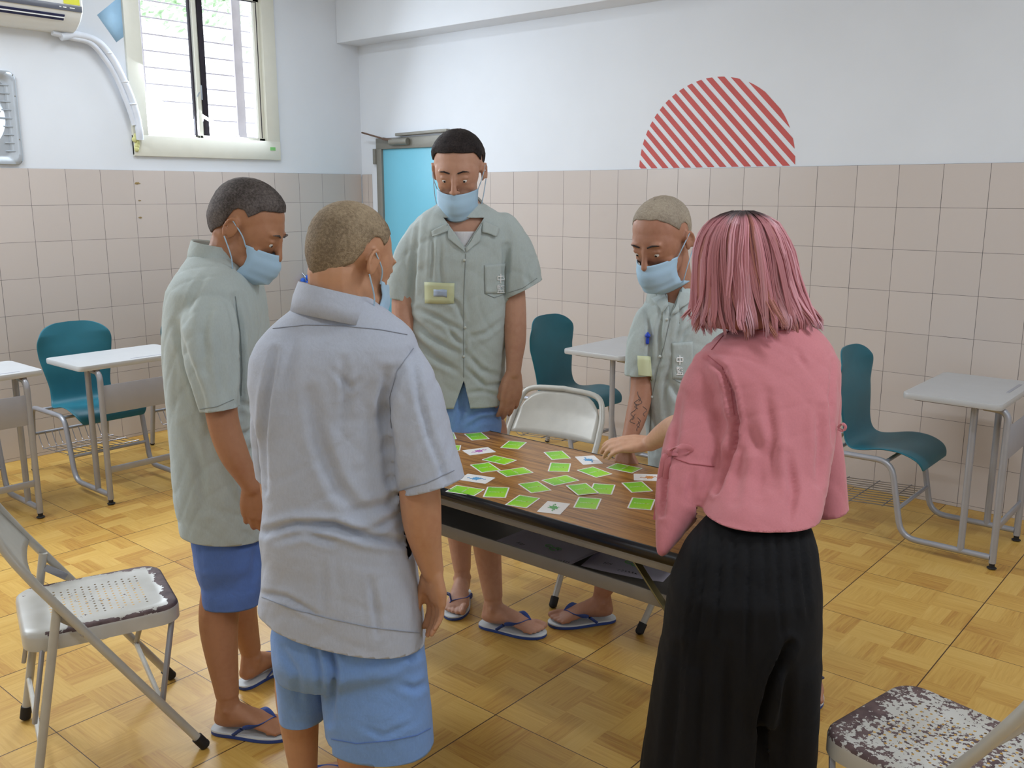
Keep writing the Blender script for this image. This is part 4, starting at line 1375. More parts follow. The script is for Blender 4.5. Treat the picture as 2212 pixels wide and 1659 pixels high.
M['tattoo'] = simple('tattoo_ink', (92, 78, 76), .6); M['seam_pink'] = simple('seam_pink', (170, 92, 100), .9)

def person(label, x, y, name='person'):
    e = empty(name, (x, y, 0)); return tag(e, label, 'person', 'people around the table')
def torso_core(mb, rings):
    """body inside the clothes, a little slimmer than them"""
    out = []
    for r in rings:
        c = sum(r)/len(r); out.append([c+(p-c)*.80 for p in r])
    mb.loft(out)
def text_on(bv, ch, px, py, hpx, parent, mat):
    """embroidered characters drawn stroke by stroke on the cloth"""
    S = {'中': [[(-.38, -.22), (.38, -.22), (.38, .20), (-.38, .20), (-.38, -.22)], [(0, -.5), (0, .55)]],
         '監': [[(-.42, -.48), (-.42, .02), (-.02, .02)], [(-.42, -.48), (-.02, -.48)], [(-.40, -.32), (-.08, -.32), (-.08, -.14), (-.40, -.14)], [(-.24, -.48), (-.24, -.32)], [(-.24, -.14), (-.24, .02)],
                [(.16, -.5), (.06, -.24)], [(.12, -.36), (.44, -.36)], [(.18, -.14), (.40, -.05)], [(-.34, .16), (.36, .16), (.36, .44)], [(-.34, .16), (-.34, .44)], [(-.11, .16), (-.11, .44)], [(.12, .16), (.12, .44)], [(-.5, .46), (.5, .46)]]}[ch]
    q = MB()
    for st in S:
        pts = []
        for a, b in zip(st, st[1:]):
            for k in range(4):
                t = k/3; h = hit(bv, px+(a[0]+(b[0]-a[0])*t)*hpx*.88, py+(a[1]+(b[1]-a[1])*t)*hpx, .0050)
                if h is not None and (not pts or np.linalg.norm(h-pts[-1]) > 1e-5): pts.append(h)
        if len(pts) > 1: q.tube(pts, .0019 if ch == '中' else .0013, 5)
    return q.build('embroidery', mat, parent)
def buttons(bv, pts, parent):
    for p in pts:
        h = hit(bv, p[0], p[1], .002)
        if h is None: continue
        q = MB(); q.ell(h, (.0055, .0055, .0055), seg=12, rin=8)
        q.build('button', M['button'], parent)
def collar_ring(name, cen, ax_r, ax_f, R0, R1, z0, z1, mat, parent, tilt=0.0, lean=.0):
    """turned-down collar standing round the neck"""
    q = MB(); n = 36; rows = []
    for (R, z, k) in ((R0*.98, z0+.006, 0), (R0, z1, .5), (R0*1.06, z1+.003, .7), (R1, (z0+z1)/2, .8), (R1*1.08, z0-.006, 1)):
        row = []
        for j in range(n):
            a = 2*pi*j/n
            p = np.asarray(cen)+ax_r*R*cos(a)+ax_f*R*.95*sin(a)+V(0, 0, z)
            p = p+V(0, 0, 1)*(-tilt*sin(a)*R/R0*.06)+V(0, 0, lean*cos(a))
            row.append(p)
        rows.append(row)
    q.loft(rows, cap=(False, False)); o = q.build(name, mat, parent); solid(o, .002, 0); return o
# ------------------------------------------------------------------ the man in profile (left)
def leg(mb, hip, knee, heel, direc, side, s, r=(.082, .058, .054, .036), calf_back=.018, zb=.020):
    """hip, knee: world points; heel: ground point; returns nothing, adds the whole leg and foot"""
    f = nrm(V(direc[0], direc[1], 0))
    ank = V(heel[0], heel[1], 0)+f*.045*s+V(0, 0, .105*s+zb)
    hip = np.asarray(hip, float); knee = np.asarray(knee, float)
    P = spline([hip, (hip+knee)/2+f*.01, knee, knee*.62+ank*.38-f*calf_back, ank], 6)
    R = [float(q[0]) for q in spline([V(x, 0, 0) for x in (r[0], (r[0]+r[1])*.54, r[1], r[2], r[3])], 6)]
    mb.tube(P, [q*s for q in R], 18); mb.ell(P[0], R[0]*s)
    foot(mb, heel, direc, side, ank, s, zb=zb)

def shorts_mesh(parent, waist, legL, legR, hemL, hemR, mat, seed, folds=(), vox=.008, amp=.0035):
    mb = MB(); mb.loft(waist); mb.loft(legL); mb.loft(legR)
    me = fuse(mb, vox, 4)
    wrinkles(me, folds, seed, amp, 12, 4)
    for (c, n, ctr, rad) in (hemL, hemR):
        C2 = Vector(ctr)
        cut(me, c, n, lambda p: (p-C2).length < rad)
    o = link_mesh('shorts', me, mat, parent); solid(o, .003); return o

def man_profile():
    heel = onz(468, 1579); toe = onz(612, 1590); dr = toe-heel
    e = person('man in profile at the left, greying hair, grey green shirt and blue shorts', heel[0], heel[1])
    s = .97
    heel2 = onz(524, 1487); dr2 = onz(608, 1440)-heel2
    Dn, Df = D_of(heel), D_of(heel2)
    mb = MB()
    hipN = at(500, 1090, Dn+.10); hipF = at(520, 1070, Df+.02)
    kneeN = at(481, 1268, Dn+.06); kneeF = at(520, 1240, Df+.0)
    # outer sides: profile seen from his right; near foot is the right foot, big toe on the far side
    leg(mb, hipN, kneeN, heel, dr, 1, s, r=(.085, .066, .060, .036))
    leg(mb, hipF, kneeF, heel2, dr2, -1, s, r=(.085, .06, .055, .036))
    D0 = 2.76
    rings = [(1150, 405, 588, D0, .17), (1110, 398, 588, D0, .172), (1060, 388, 586, D0, .175), (1000, 383, 584, D0, .178), (900, 375, 580, D0, .185), (800, 370, 578, D0, .195), (720, 368, 576, D0, .205), (660, 371, 570, D0, .205), (620, 377, 562, D0, .20), (592, 392, 552, D0, .175), (566, 406, 535, D0, .12), (545, 418, 515, D0, .075), (532, 424, 508, D0, .065)]
    R = [ringpx(*r) for r in rings]
    torso_core(mb, [ringpx(*r) for r in [(1180, 425, 575, D0, .15)]+rings[1:]])
    # near (right) arm
    aP, aR = limb(mb, [(462, 690, 2.60, 36), (470, 800, 2.55, 36), (481, 905, 2.52, 34), (503, 975, 2.51, 32), (528, 1022, 2.51, 25), (545, 1052, 2.51, 20)])
    hand(mb, aP[-1], at(551, 1140, 2.52)-at(543, 1050, 2.51), -FH+RGT*.15, 1 if np.cross(V(0, 0, -1), -FH) @ RGT > 0 else -1, 1.05, curl=(.55, .5, .5, .5), thumb=(.35, .15, .2))
    bP, bR = limb(mb, [(490, 690, 2.94, 32), (520, 800, 2.97, 30), (545, 900, 2.97, 28), (565, 990, 2.95, 22), (578, 1050, 2.92, 18)])
    hand(mb, bP[-1], V(0, 0, -1)+RGT*.1, FH, 1 if np.cross(V(0, 0, -1), FH) @ RGT > 0 else -1, 1.05)
    # neck, head
    ax = head_axes(RGT*.97-FH*.10, radians(-30)); hs = 1.10
    hc = at(535, 494, 2.74)
    mb.caps([at(478, 590, 2.76), at(492, 556, 2.755), hc-ax[1]*.03-ax[2]*.03], [.066, .060, .058])
    Lh = head(mb, hc, ax, hs)
    me = fuse(mb, .0048, 3); body = link_mesh('body', me, M['skin1'], e)
    face_bits(Lh, ax, hs, e, M['hair_grey']); mask(Lh, ax, hs, e, .012); cropped_hair(Lh, e, M['hair_grey'], seed=2, thick=.009)
    # shorts
    w = [ringpx(1090, 420, 565, D0, .145), ringpx(1150, 420, 578, D0, .158), ringpx(1195, 428, 584, D0, .165), ringpx(1235, 436, 584, D0, .15)]
    ln = [ringpx(1180, 432, 572, Dn+.09, .085), ringpx(1240, 437, 570, Dn+.07, .082), ringpx(1275, 438, 568, Dn+.06, .082), ringpx(1310, 439, 566, Dn+.06, .082)]
    lf = [ringpx(1165, 462, 578, Df+.0, .07), ringpx(1220, 462, 584, Df+.0, .08), ringpx(1260, 465, 588, Df, .08), ringpx(1290, 466, 588, Df, .08)]
    cN = at(505, 1268, Dn+.07); cF = at(530, 1244, Df)
    shorts_mesh(e, w, lf, ln, (cF, V(0, 0, -1), cF, .5), (cN, V(0, 0, -1)+RGT*-.02, cN, .0001), M['shorts_dark'], 3, folds=[([(445, 1150), (520, 1175), (585, 1160)], 9, .004), ([(560, 1150), (545, 1270)], 10, .004)])
    # shirt
    mb = MB(); mb.loft([ringpx(1215, 405, 588, D0, .172)]+R)
    sl = [(452, 640, 2.66, 40), (452, 700, 2.58, 56), (456, 780, 2.54, 54), (468, 850, 2.52, 48), (475, 882, 2.512, 44), (481, 908, 2.508, 43)]
    limb(mb, sl, 20, True); limb(mb, [(490, 640, 2.86, 40), (515, 740, 2.93, 50), (535, 820, 2.95, 46), (548, 880, 2.95, 44)], 18)
    me = fuse(mb, .0075, 5)
    wrinkles(me, [([(505, 640), (518, 720), (523, 820), (520, 900)], 8, .011), ([(455, 640), (440, 720), (445, 800)], 12, .006), ([(382, 700), (400, 760), (430, 850), (442, 900)], 10, .007),
                  ([(575, 900), (540, 935), (510, 945)], 8, .007), ([(580, 940), (545, 970), (520, 1010)], 9, .006), ([(575, 870), (545, 880), (522, 870)], 8, .006),
                  ([(490, 660), (500, 700), (505, 760)], 6, .005), ([(470, 700), (478, 800), (480, 870)], 10, .004), ([(400, 920), (430, 1000), (440, 1100)], 12, .005), ([(520, 1010), (528, 1080), (530, 1130)], 8, .007),
                  ([(440, 600), (420, 640), (400, 700)], 9, .004)], 4, .0065, 11, 5)
    ccut = at(474, 884, 2.51); dcut = at(488, 950, 2.505)-at(470, 870, 2.515)
    Cc = Vector(at(480, 905, 2.50))
    cut(me, ccut, nrm(dcut)*.7+V(0, 0, -1)*.3, lambda p: (p-Cc).length < .135 and (np.array(p) @ FH-CAM @ FH) < 2.572 and proj(p)[0] > 431)
    hc_ = at(490, 1135, D0); cut(me, hc_, V(0, 0, -1)+nrm(RGT)*-.10, lambda p: p.z < 1.02 and p.z < hc_[2]+.12)
    sh = link_mesh('shirt', me, M['shirt_green'], e); solid(sh, .0028)
    bv = bvh_of(me)
    collar_ring('collar', at(474, 560, 2.76), RGT, FH, .072, .086, -.012, .040, M['shirt_green'], sh, lean=-.014)
    line(bv, [(508, 640), (520, 720), (524, 800), (521, 860)], .0012, 'armhole_seam', M['seam_dark'], sh)
    line(bv, [(432, 884), (470, 878), (510, 860)], .0009, 'cuff_stitching', M['seam_dark'], sh)
    flip_flop(e, heel, dr, 1, s); flip_flop(e, heel2, dr2, -1, s)
    return e
man_profile()

# ------------------------------------------------------------------ the man seen from behind (centre left)
def zD(px, py, z):
    """distance at which the pixel's ray passes height z"""
    return D_of(onz(px, py, z))
def man_back():
    D0 = 2.15
    g = at(770, 1200, D0)
    e = person('man seen from behind, shaved head, pale grey short sleeved shirt and light blue shorts', g[0], g[1])
    s = 1.0
    mb = MB()
    fdir = FH*.92+RGT*.38
    DL, DR = zD(660, 1545, .47), zD(820, 1618, .47)
    DL, DR = 2.24, 2.135
    aL = at(652, 1700, DL); aR = at(772, 1700, DR)
    heelL = V(*(at(655, 1600, DL)[:2]), 0)-nrm(fdir)*.05; heelR = V(*(at(773, 1640, DR)[:2]), 0)-nrm(fdir)*.05
    leg(mb, at(675, 1250, D0+.06), V(*at(658, 1560, DL)[:2], .50), heelL, fdir, -1, s, r=(.088, .062, .058, .037))
    leg(mb, at(815, 1250, D0-.02), V(*at(776, 1600, DR)[:2], .50), heelR, fdir+RGT*.15, 1, s, r=(.088, .062, .058, .037))
    rings = [(1480, 575, 915, D0, .15), (1385, 566, 918, D0, .152), (1300, 560, 913, D0, .15), (1200, 571, 904, D0, .148), (1150, 566, 888, D0, .15), (1110, 573, 878, D0, .148), (1050, 575, 866, D0, .145), (950, 568, 852, D0, .142), (880, 552, 850, D0, .142), (820, 542, 868, D0, .142), (770, 546, 905, D0, .138), (738, 560, 905, D0, .128), (712, 582, 890, D0, .112), (690, 606, 868, D0, .10), (668, 634, 838, D0-.005, .088), (648, 652, 812, D0-.01, .078), (636, 662, 800, D0-.01, .07)]
    R = [ringpx(*r) for r in rings]
    torso_core(mb, [ringpx(*r) for r in rings[2:]])
    aP, aR_ = limb(mb, [(872, 810, 2.12, 34), (893, 930, 2.10, 40), (906, 1055, 2.08, 45), (912, 1130, 2.08, 42), (922, 1185, 2.09, 33), (934, 1232, 2.10, 25)])
    hd = at(950, 1330, 2.12)-at(934, 1232, 2.10)
    hn = RGT*.8+FH*.6
    sd = 1 if np.cross(nrm(hd), nrm(hn)) @ (FH-RGT*.6) > 0 else -1
    hand(mb, aP[-1], hd, hn, sd, 1.06, curl=(.24, .28, .32, .36), thumb=(.35, .2, .15))
    bP, _ = limb(mb, [(600, 820, 2.2, 28), (590, 930, 2.24, 30), (593, 1050, 2.27, 31), (615, 1120, 2.30, 32), (640, 1190, 2.36, 22)])
    hand(mb, bP[-1], V(0, 0, -1)+FH*.2, -RGT, 1 if np.cross(V(0, 0, -1), -RGT) @ FH > 0 else -1, 1.06)
    ax = head_axes(RGT*.62+FH*.78, radians(-22)); hs = 1.10
    hc = at(757, 566, 2.16)
    mb.caps([at(722, 700, 2.13), at(730, 650, 2.13), hc-ax[1]*.035-ax[2]*.035], [.072, .066, .064])
    Lh = head(mb, hc, ax, hs)
    me = fuse(mb, .0048, 3); link_mesh('body', me, M['skin2'], e)
    face_bits(Lh, ax, hs, e, M['hair_dark']); mask(Lh, ax, hs, e, .014); cropped_hair(Lh, e, M['hair_buzz'], seed=5, thick=.003)
    # shorts
    w = [ringpx(1290, 600, 885, D0, .12), ringpx(1360, 590, 905, D0, .13), ringpx(1410, 594, 920, D0, .14), ringpx(1450, 598, 918, D0+.02, .12)]
    ll = [ringpx(1380, 594, 722, DL-.02, .10), ringpx(1450, 600, 716, DL-.01, .10), ringpx(1520, 607, 711, DL, .10), ringpx(1560, 612, 708, DL, .10), ringpx(1600, 616, 706, DL, .10)]
    lr = [ringpx(1345, 690, 912, DR+.02, .11), ringpx(1450, 694, 926, DR+.01, .112), ringpx(1530, 700, 935, DR+.0, .114), ringpx(1600, 708, 940, DR, .115), ringpx(1660, 712, 942, DR, .115)]
    cL = at(660, 1531, DL); cR = at(822, 1597, DR)
    mbb = MB(); mbb.loft(w); mbb.loft(ll); mbb.loft(lr)
    me = fuse(mbb, .008, 5)
    wrinkles(me, [([(700, 1350), (722, 1450), (712, 1560)], 11, .012), ([(670, 1340), (690, 1450), (700, 1520)], 10, .006), ([(860, 1380), (890, 1420), (930, 1400)], 12, .004), ([(865, 1480), (900, 1490), (935, 1470)], 10, .005), ([(850, 1390), (800, 1430), (750, 1440)], 16, .003),
                  ([(780, 1570), (830, 1590), (900, 1560)], 8, .003), ([(610, 1400), (640, 1450), (650, 1530)], 10, .004)], 7, .003, 11, 4)
    mid = (cL+cR)/2; axis = nrm(cR-cL)
    cut(me, cL, V(0, 0, -1)+RGT*.03, lambda p: (np.array(p)-mid) @ RGT < 0 and p.z < .75)
    cut(me, cR, V(0, 0, -1)+RGT*-.05, lambda p: (np.array(p)-mid) @ RGT >= 0 and p.z < .75)
    o = link_mesh('shorts', me, M['shorts'], e); solid(o, .003)
    bvs = bvh_of(me)
    line(bvs, [(716, 1596), (770, 1606), (840, 1600), (900, 1588), (935, 1570)], .0009, 'hem_stitching', M['shorts_dark'], o)
    # shirt
    mb = MB(); mb.loft(R)
    limb(mb, [(866, 770, 2.13, 46), (882, 830, 2.11, 62), (896, 900, 2.10, 67), (910, 970, 2.09, 70), (926, 1030, 2.085, 73), (937, 1070, 2.082, 75)], 22, True)
    limb(mb, [(590, 790, 2.19, 42), (584, 870, 2.22, 47), (582, 960, 2.25, 44), (588, 1040, 2.26, 40)], 20, True)
    me = fuse(mb, .0078, 5)
    wrinkles(me, [([(858, 800), (838, 850), (832, 900), (840, 980), (846, 1040)], 13, .009), ([(835, 800), (822, 870), (826, 930)], 11, .007), ([(890, 760), (905, 860), (930, 950), (965, 1040)], 9, .006),
                  ([(575, 1150), (640, 1132), (720, 1136), (790, 1160), (870, 1172)], 11, .016), ([(600, 1165), (660, 1150), (720, 1170)], 10, .008),
                  ([(670, 850), (690, 960), (730, 1060), (790, 1120)], 18, .008), ([(740, 780), (750, 860), (735, 930)], 12, .005), ([(720, 800), (760, 840), (775, 820)], 8, .004),
                  ([(600, 760), (580, 860), (572, 950), (577, 1060)], 9, .009), ([(640, 720), (625, 800), (620, 880)], 14, .004), ([(880, 1050), (840, 1090), (760, 1110)], 14, .007), ([(860, 1110), (820, 1140), (770, 1150)], 9, .006),
                  ([(800, 1250), (812, 1320), (815, 1370)], 9, .005), ([(560, 1282), (620, 1290), (690, 1330)], 8, .006), ([(700, 1220), (700, 1330)], 10, .003), ([(950, 1040), (965, 960)], 6, .003)], 8, .0048, 10, 4)
    cc = at(932, 1046, 2.085); Cc = Vector(at(945, 1085, 2.08))
    cut(me, cc, at(950, 1110, 2.08)-at(915, 990, 2.09), lambda p: (p-Cc).length < .165 and proj(p)[0] > 860+max(0, proj(p)[1]-1060)*.15 and D_of(p) < 2.175)
    c2 = at(588, 1042, 2.26); C2 = Vector(at(590, 1080, 2.27))
    mid2 = at(618, 1080, 2.2)
    h0 = at(558, 1302, D0); h1 = at(915, 1384, D0); nn = np.cross(h1-h0, FH); nn = nn if nn[2] < 0 else -nn
    cut(me, h0, nn, lambda p: p.z < .95)
    sh = link_mesh('shirt', me, M['shirt_blue'], e); solid(sh, .0028)
    bv = bvh_of(me)
    collar_ring('collar', at(727, 662, 2.14), nrm(RGT*.9-FH*.3), nrm(FH*.9+RGT*.3), .080, .098, -.026, .034, M['shirt_blue'], sh, tilt=.25, lean=-.016)
    line(bv, [(590, 710), (660, 702), (740, 704), (820, 712), (884, 724)], .0010, 'yoke_seam', M['seam_blue'], sh)
    line(bv, [(893, 752), (858, 800), (842, 860), (846, 930)], .0010, 'armhole_seam', M['seam_blue'], sh)
    line(bv, [(862, 1060), (920, 1044), (985, 1014)], .0009, 'cuff_stitching', M['seam_blue'], sh)
    line(bv, [(566, 1290), (640, 1318), (720, 1338), (800, 1355), (912, 1368)], .0009, 'hem_stitching', M['seam_blue'], sh)
    flip_flop(e, heelL, fdir, -1, s); flip_flop(e, heelR, fdir+RGT*.15, 1, s)
man_back()

# ------------------------------------------------------------------ the tall man behind the table
def man_tall():
    h1 = onz(1043, 1352); d1 = onz(1172, 1376)-h1
    h2 = onz(1003, 1282); d2 = onz(984, 1330)-h2
    D0 = 3.47
    g = at(1000, 1100, D0)
    e = person('tall man facing the camera behind the table, dark hair, white undershirt showing at the collar', h1[0], h1[1])
    s = .99; mb = MB()
    leg(mb, at(1045, 930, D0+.02), at(1052, 1105, D_of(h1)+.05), h1, d1, 1, s, r=(.092, .062, .056, .037), calf_back=.01)
    leg(mb, at(985, 925, D0+.06), at(985, 1090, D_of(h2)+.02), h2, d2, 1, s, r=(.092, .060, .054, .036), calf_back=.01)
    rings = [(960, 925, 1088, D0, .108), (930, 895, 1092, D0, .128), (880, 893, 1091, D0, .124), (800, 890, 1089, D0, .120), (700, 887, 1092, D0, .128), (620, 886, 1096, D0, .13), (560, 885, 1100, D0, .13), (515, 884, 1106, D0, .122), (488, 889, 1102, D0, .112), (470, 900, 1092, D0, .10), (457, 918, 1076, D0, .09), (447, 938, 1058, D0, .08), (438, 950, 1046, D0, .072)]
    R = [ringpx(*r) for r in rings]
    torso_core(mb, R[3:])
    # his left arm (right in the picture)
    aP, _ = limb(mb, [(1090, 525, D0, 22), (1106, 600, D0-.01, 24), (1111, 660, D0-.02, 25.5), (1113, 730, D0-.04, 24), (1111, 775, D0-.06, 18.5), (1109, 806, D0-.07, 16)])
    hd = at(1100, 900, D0-.09)-at(1108, 806, D0-.07)
    hn = -FH*.95+RGT*.3
    sd = 1 if np.cross(nrm(hd), nrm(hn)) @ (-RGT) > 0 else -1
    hand(mb, aP[-1], hd, hn, sd, 1.12, curl=(.32, .36, .4, .45), thumb=(.28, .1, .15))
    bP, _ = limb(mb, [(898, 525, D0, 22), (880, 600, D0, 29), (872, 680, D0-.03, 26), (880, 760, D0-.07, 22), (890, 830, D0-.1, 17)])
    hand(mb, bP[-1], V(0, 0, -1), -FH*.95-RGT*.3, 1 if np.cross(V(0, 0, -1), -FH) @ RGT > 0 else -1, 1.12)
    ax = head_axes(-FH+RGT*-.10, radians(-20)); hs = 1.13
    hc = at(990, 372, D0-.03)
    mb.caps([at(999, 498, D0), at(998, 455, D0-.005), hc-ax[1]*.03-ax[2]*.04], [.068, .062, .062])
    Lh = head(mb, hc, ax, hs)
    me = fuse(mb, .0048, 3); link_mesh('body', me, M['skin3'], e)
    face_bits(Lh, ax, hs, e, M['hair_dark']); mask(Lh, ax, hs, e, .030); cropped_hair(Lh, e, M['hair_dark'], seed=8, thick=.012, front=34)
    # shorts
    w = [ringpx(815, 915, 1068, D0, .085), ringpx(870, 908, 1080, D0, .095), ringpx(920, 903, 1086, D0, .112), ringpx(960, 903, 1087, D0, .112), ringpx(985, 908, 1086, D0-.01, .10)]
    DL, DR = D_of(h1)+.03, D_of(h2)+.06
    l1 = [ringpx(940, 995, 1086, D0, .10), ringpx(1010, 1002, 1090, (D0+DL)/2, .10), ringpx(1070, 1006, 1094, DL, .10), ringpx(1110, 1007, 1095, DL, .10)]
    l2 = [ringpx(940, 905, 1000, D0, .10), ringpx(1010, 918, 1010, (D0+DR)/2, .10), ringpx(1065, 930, 1018, DR, .10), ringpx(1105, 932, 1018, DR, .10)]
    c1, c2 = at(1050, 1075, DL), at(975, 1068, DR)
    mbb = MB(); mbb.loft(w); mbb.loft(l1); mbb.loft(l2); me = fuse(mbb, .008, 4)
    wrinkles(me, [([(1000, 850), (995, 890), (985, 930)], 9, .008), ([(1075, 880), (1030, 890), (1000, 910)], 7, .006), ([(1080, 905), (1040, 905), (1010, 925)], 7, .006)], 12, .005, 12, 6)
    cut(me, c1, V(0, 0, -1), lambda p: p.z < .8)
    o = link_mesh('shorts', me, M['shorts'], e); solid(o, .003)
    # shirt
    mb = MB(); mb.loft(R)
    limb(mb, [(1088, 490, D0, 32), (1106, 530, D0, 38), (1118, 570, D0-.005, 42), (1127, 608, D0-.01, 44), (1133, 640, D0-.01, 46)], 20, True)
    limb(mb, [(905, 505, D0, 28), (887, 545, D0, 34), (876, 590, D0, 37), (870, 630, D0, 37), (868, 658, D0, 37)], 20, True)
    me = fuse(mb, .0078, 4)
    wrinkles(me, [([(1095, 530), (1092, 580), (1090, 640)], 7, .010), ([(952, 520), (950, 570), (955, 620)], 7, .005), ([(905, 470), (898, 530), (892, 600), (890, 650)], 7, .008), ([(935, 505), (936, 550), (932, 600)], 6, .006),
                  ([(890, 690), (930, 730), (990, 765)], 8, .009), ([(905, 668), (950, 690), (995, 715)], 7, .007), ([(895, 730), (940, 775), (985, 800)], 8, .008), ([(960, 700), (985, 735), (1000, 745)], 6, .006),
                  ([(1005, 760), (1040, 800), (1085, 815)], 7, .005), ([(1010, 800), (1050, 835), (1085, 830)], 6, .006), ([(1085, 690), (1050, 720), (1015, 730)], 7, .004), ([(1080, 860), (1050, 845), (1015, 850)], 6, .005),
                  ([(1150, 560), (1140, 600), (1150, 625)], 7, .005), ([(960, 640), (985, 655), (1000, 690)], 7, .005), ([(1006, 700), (1003, 800)], 5, .003)], 13, .0062, 13, 8)
    cc = at(1130, 626, D0-.01); Cc = Vector(at(1134, 645, D0-.01))
    cutn = at(1130, 660, D0)-at(1110, 590, D0); cutn = nrm(cutn)
    p0 = at(1168, 605, D0-.01); p1 = at(1094, 642, D0-.01); nn = np.cross(p1-p0, FH); nn = nn if nn[2] < 0 else -nn
    cut(me, p0, nn, lambda p: (p-Cc).length < .14 and (np.array(p)-at(1099, 650, D0)) @ RGT > -.003)
    Cb = Vector(at(868, 660, D0)); p0 = at(842, 640, D0); p1 = at(905, 652, D0); nn = np.cross(p1-p0, FH); nn = nn if nn[2] < 0 else -nn
    cut(me, p0, nn, lambda p: (p-Cb).length < .13 and (np.array(p)-at(884, 650, D0)) @ RGT < .012)
    hz = at(1000, 868, D0); cut(me, hz, V(0, 0, -1), lambda p: p.z < 1.02)
    cut_px(me, [(1002, 822), (968, 915), (1024, 915)])
    cut_px(me, [(958, 470), (1005, 534), (1046, 470)])
    sh = link_mesh('shirt', me, M['shirt_green'], e); solid(sh, .0026)
    bv = bvh_of(me)
    # white undershirt in the open neck
    mb = MB(); mb.loft([ringpx(640, 950, 1050, D0, .108), ringpx(560, 950, 1050, D0, .118), ringpx(515, 955, 1045, D0, .110), ringpx(500, 960, 1044, D0-.01, .100), ringpx(478, 965, 1036, D0-.01, .085)])
    me2 = fuse(mb, .006, 3); cut(me2, at(1000, 500, D0-.1), V(0, 0, 1), None); o = link_mesh('undershirt', me2, M['white_cloth'], e); solid(o, .002)
    # collar leaves and lapels
    patch(bv, [(935, 499), (976, 478), (969, 500), (940, 513)], .010, 'collar', M['shirt_green'], sh, 8, 8, .002)
    patch(bv, [(968, 484), (969, 516), (1005, 545), (1003, 537)], .006, 'lapel', M['shirt_green'], sh, 9, 7, .002)
    patch(bv, [(1042, 478), (1076, 494), (1070, 512), (1040, 502)], .010, 'collar', M['shirt_green'], sh, 8, 8, .002)
    patch(bv, [(1040, 484), (1037, 521), (1007, 545), (1006, 537)], .006, 'lapel', M['shirt_green'], sh, 9, 7, .002)
    collar_ring('collar_band', at(998, 470, D0-.002), RGT, FH, .078, .094, -.022, .030, M['shirt_green'], sh, tilt=-.9)
    line(bv, [(1006, 548), (1002, 640), (1001, 740), (1002, 820)], .0012, 'front_edge', M['seam_dark'], sh)
    patch(bv, [(1046, 573), (1092, 569), (1091, 634), (1048, 634)], .0015, 'pocket', M['shirt_green'], sh, 9, 12, .0015)
    line(bv, [(1046, 573), (1047, 634), (1067, 643), (1091, 635), (1093, 570)], .0012, 'pocket_stitching', M['seam_dark'], sh)
    text_on(bv, '中', 1080, 601, 19, sh, M['thread_white']); text_on(bv, '監', 1080, 624, 17, sh, M['thread_white'])
    buttons(bv, [(1003, 562), (1004, 707), (1001, 770)], sh)
    patch(bv, [(918, 609), (982, 611), (981, 656), (919, 655)], .004, 'name_tag', M['tag_green'], sh, 6, 6, .001)
    patch(bv, [(938, 625), (966, 626), (966, 641), (938, 640)], .0055, 'name_tag_photo', M['tag_blue'], sh, 4, 4, .0005)
    line(bv, [(1096, 633), (1130, 622), (1164, 598)], .0009, 'cuff_stitching', M['seam_dark'], sh)
    flip_flop(e, h1, d1, 1, s); flip_flop(e, h2, d2, -1, s)
man_tall()

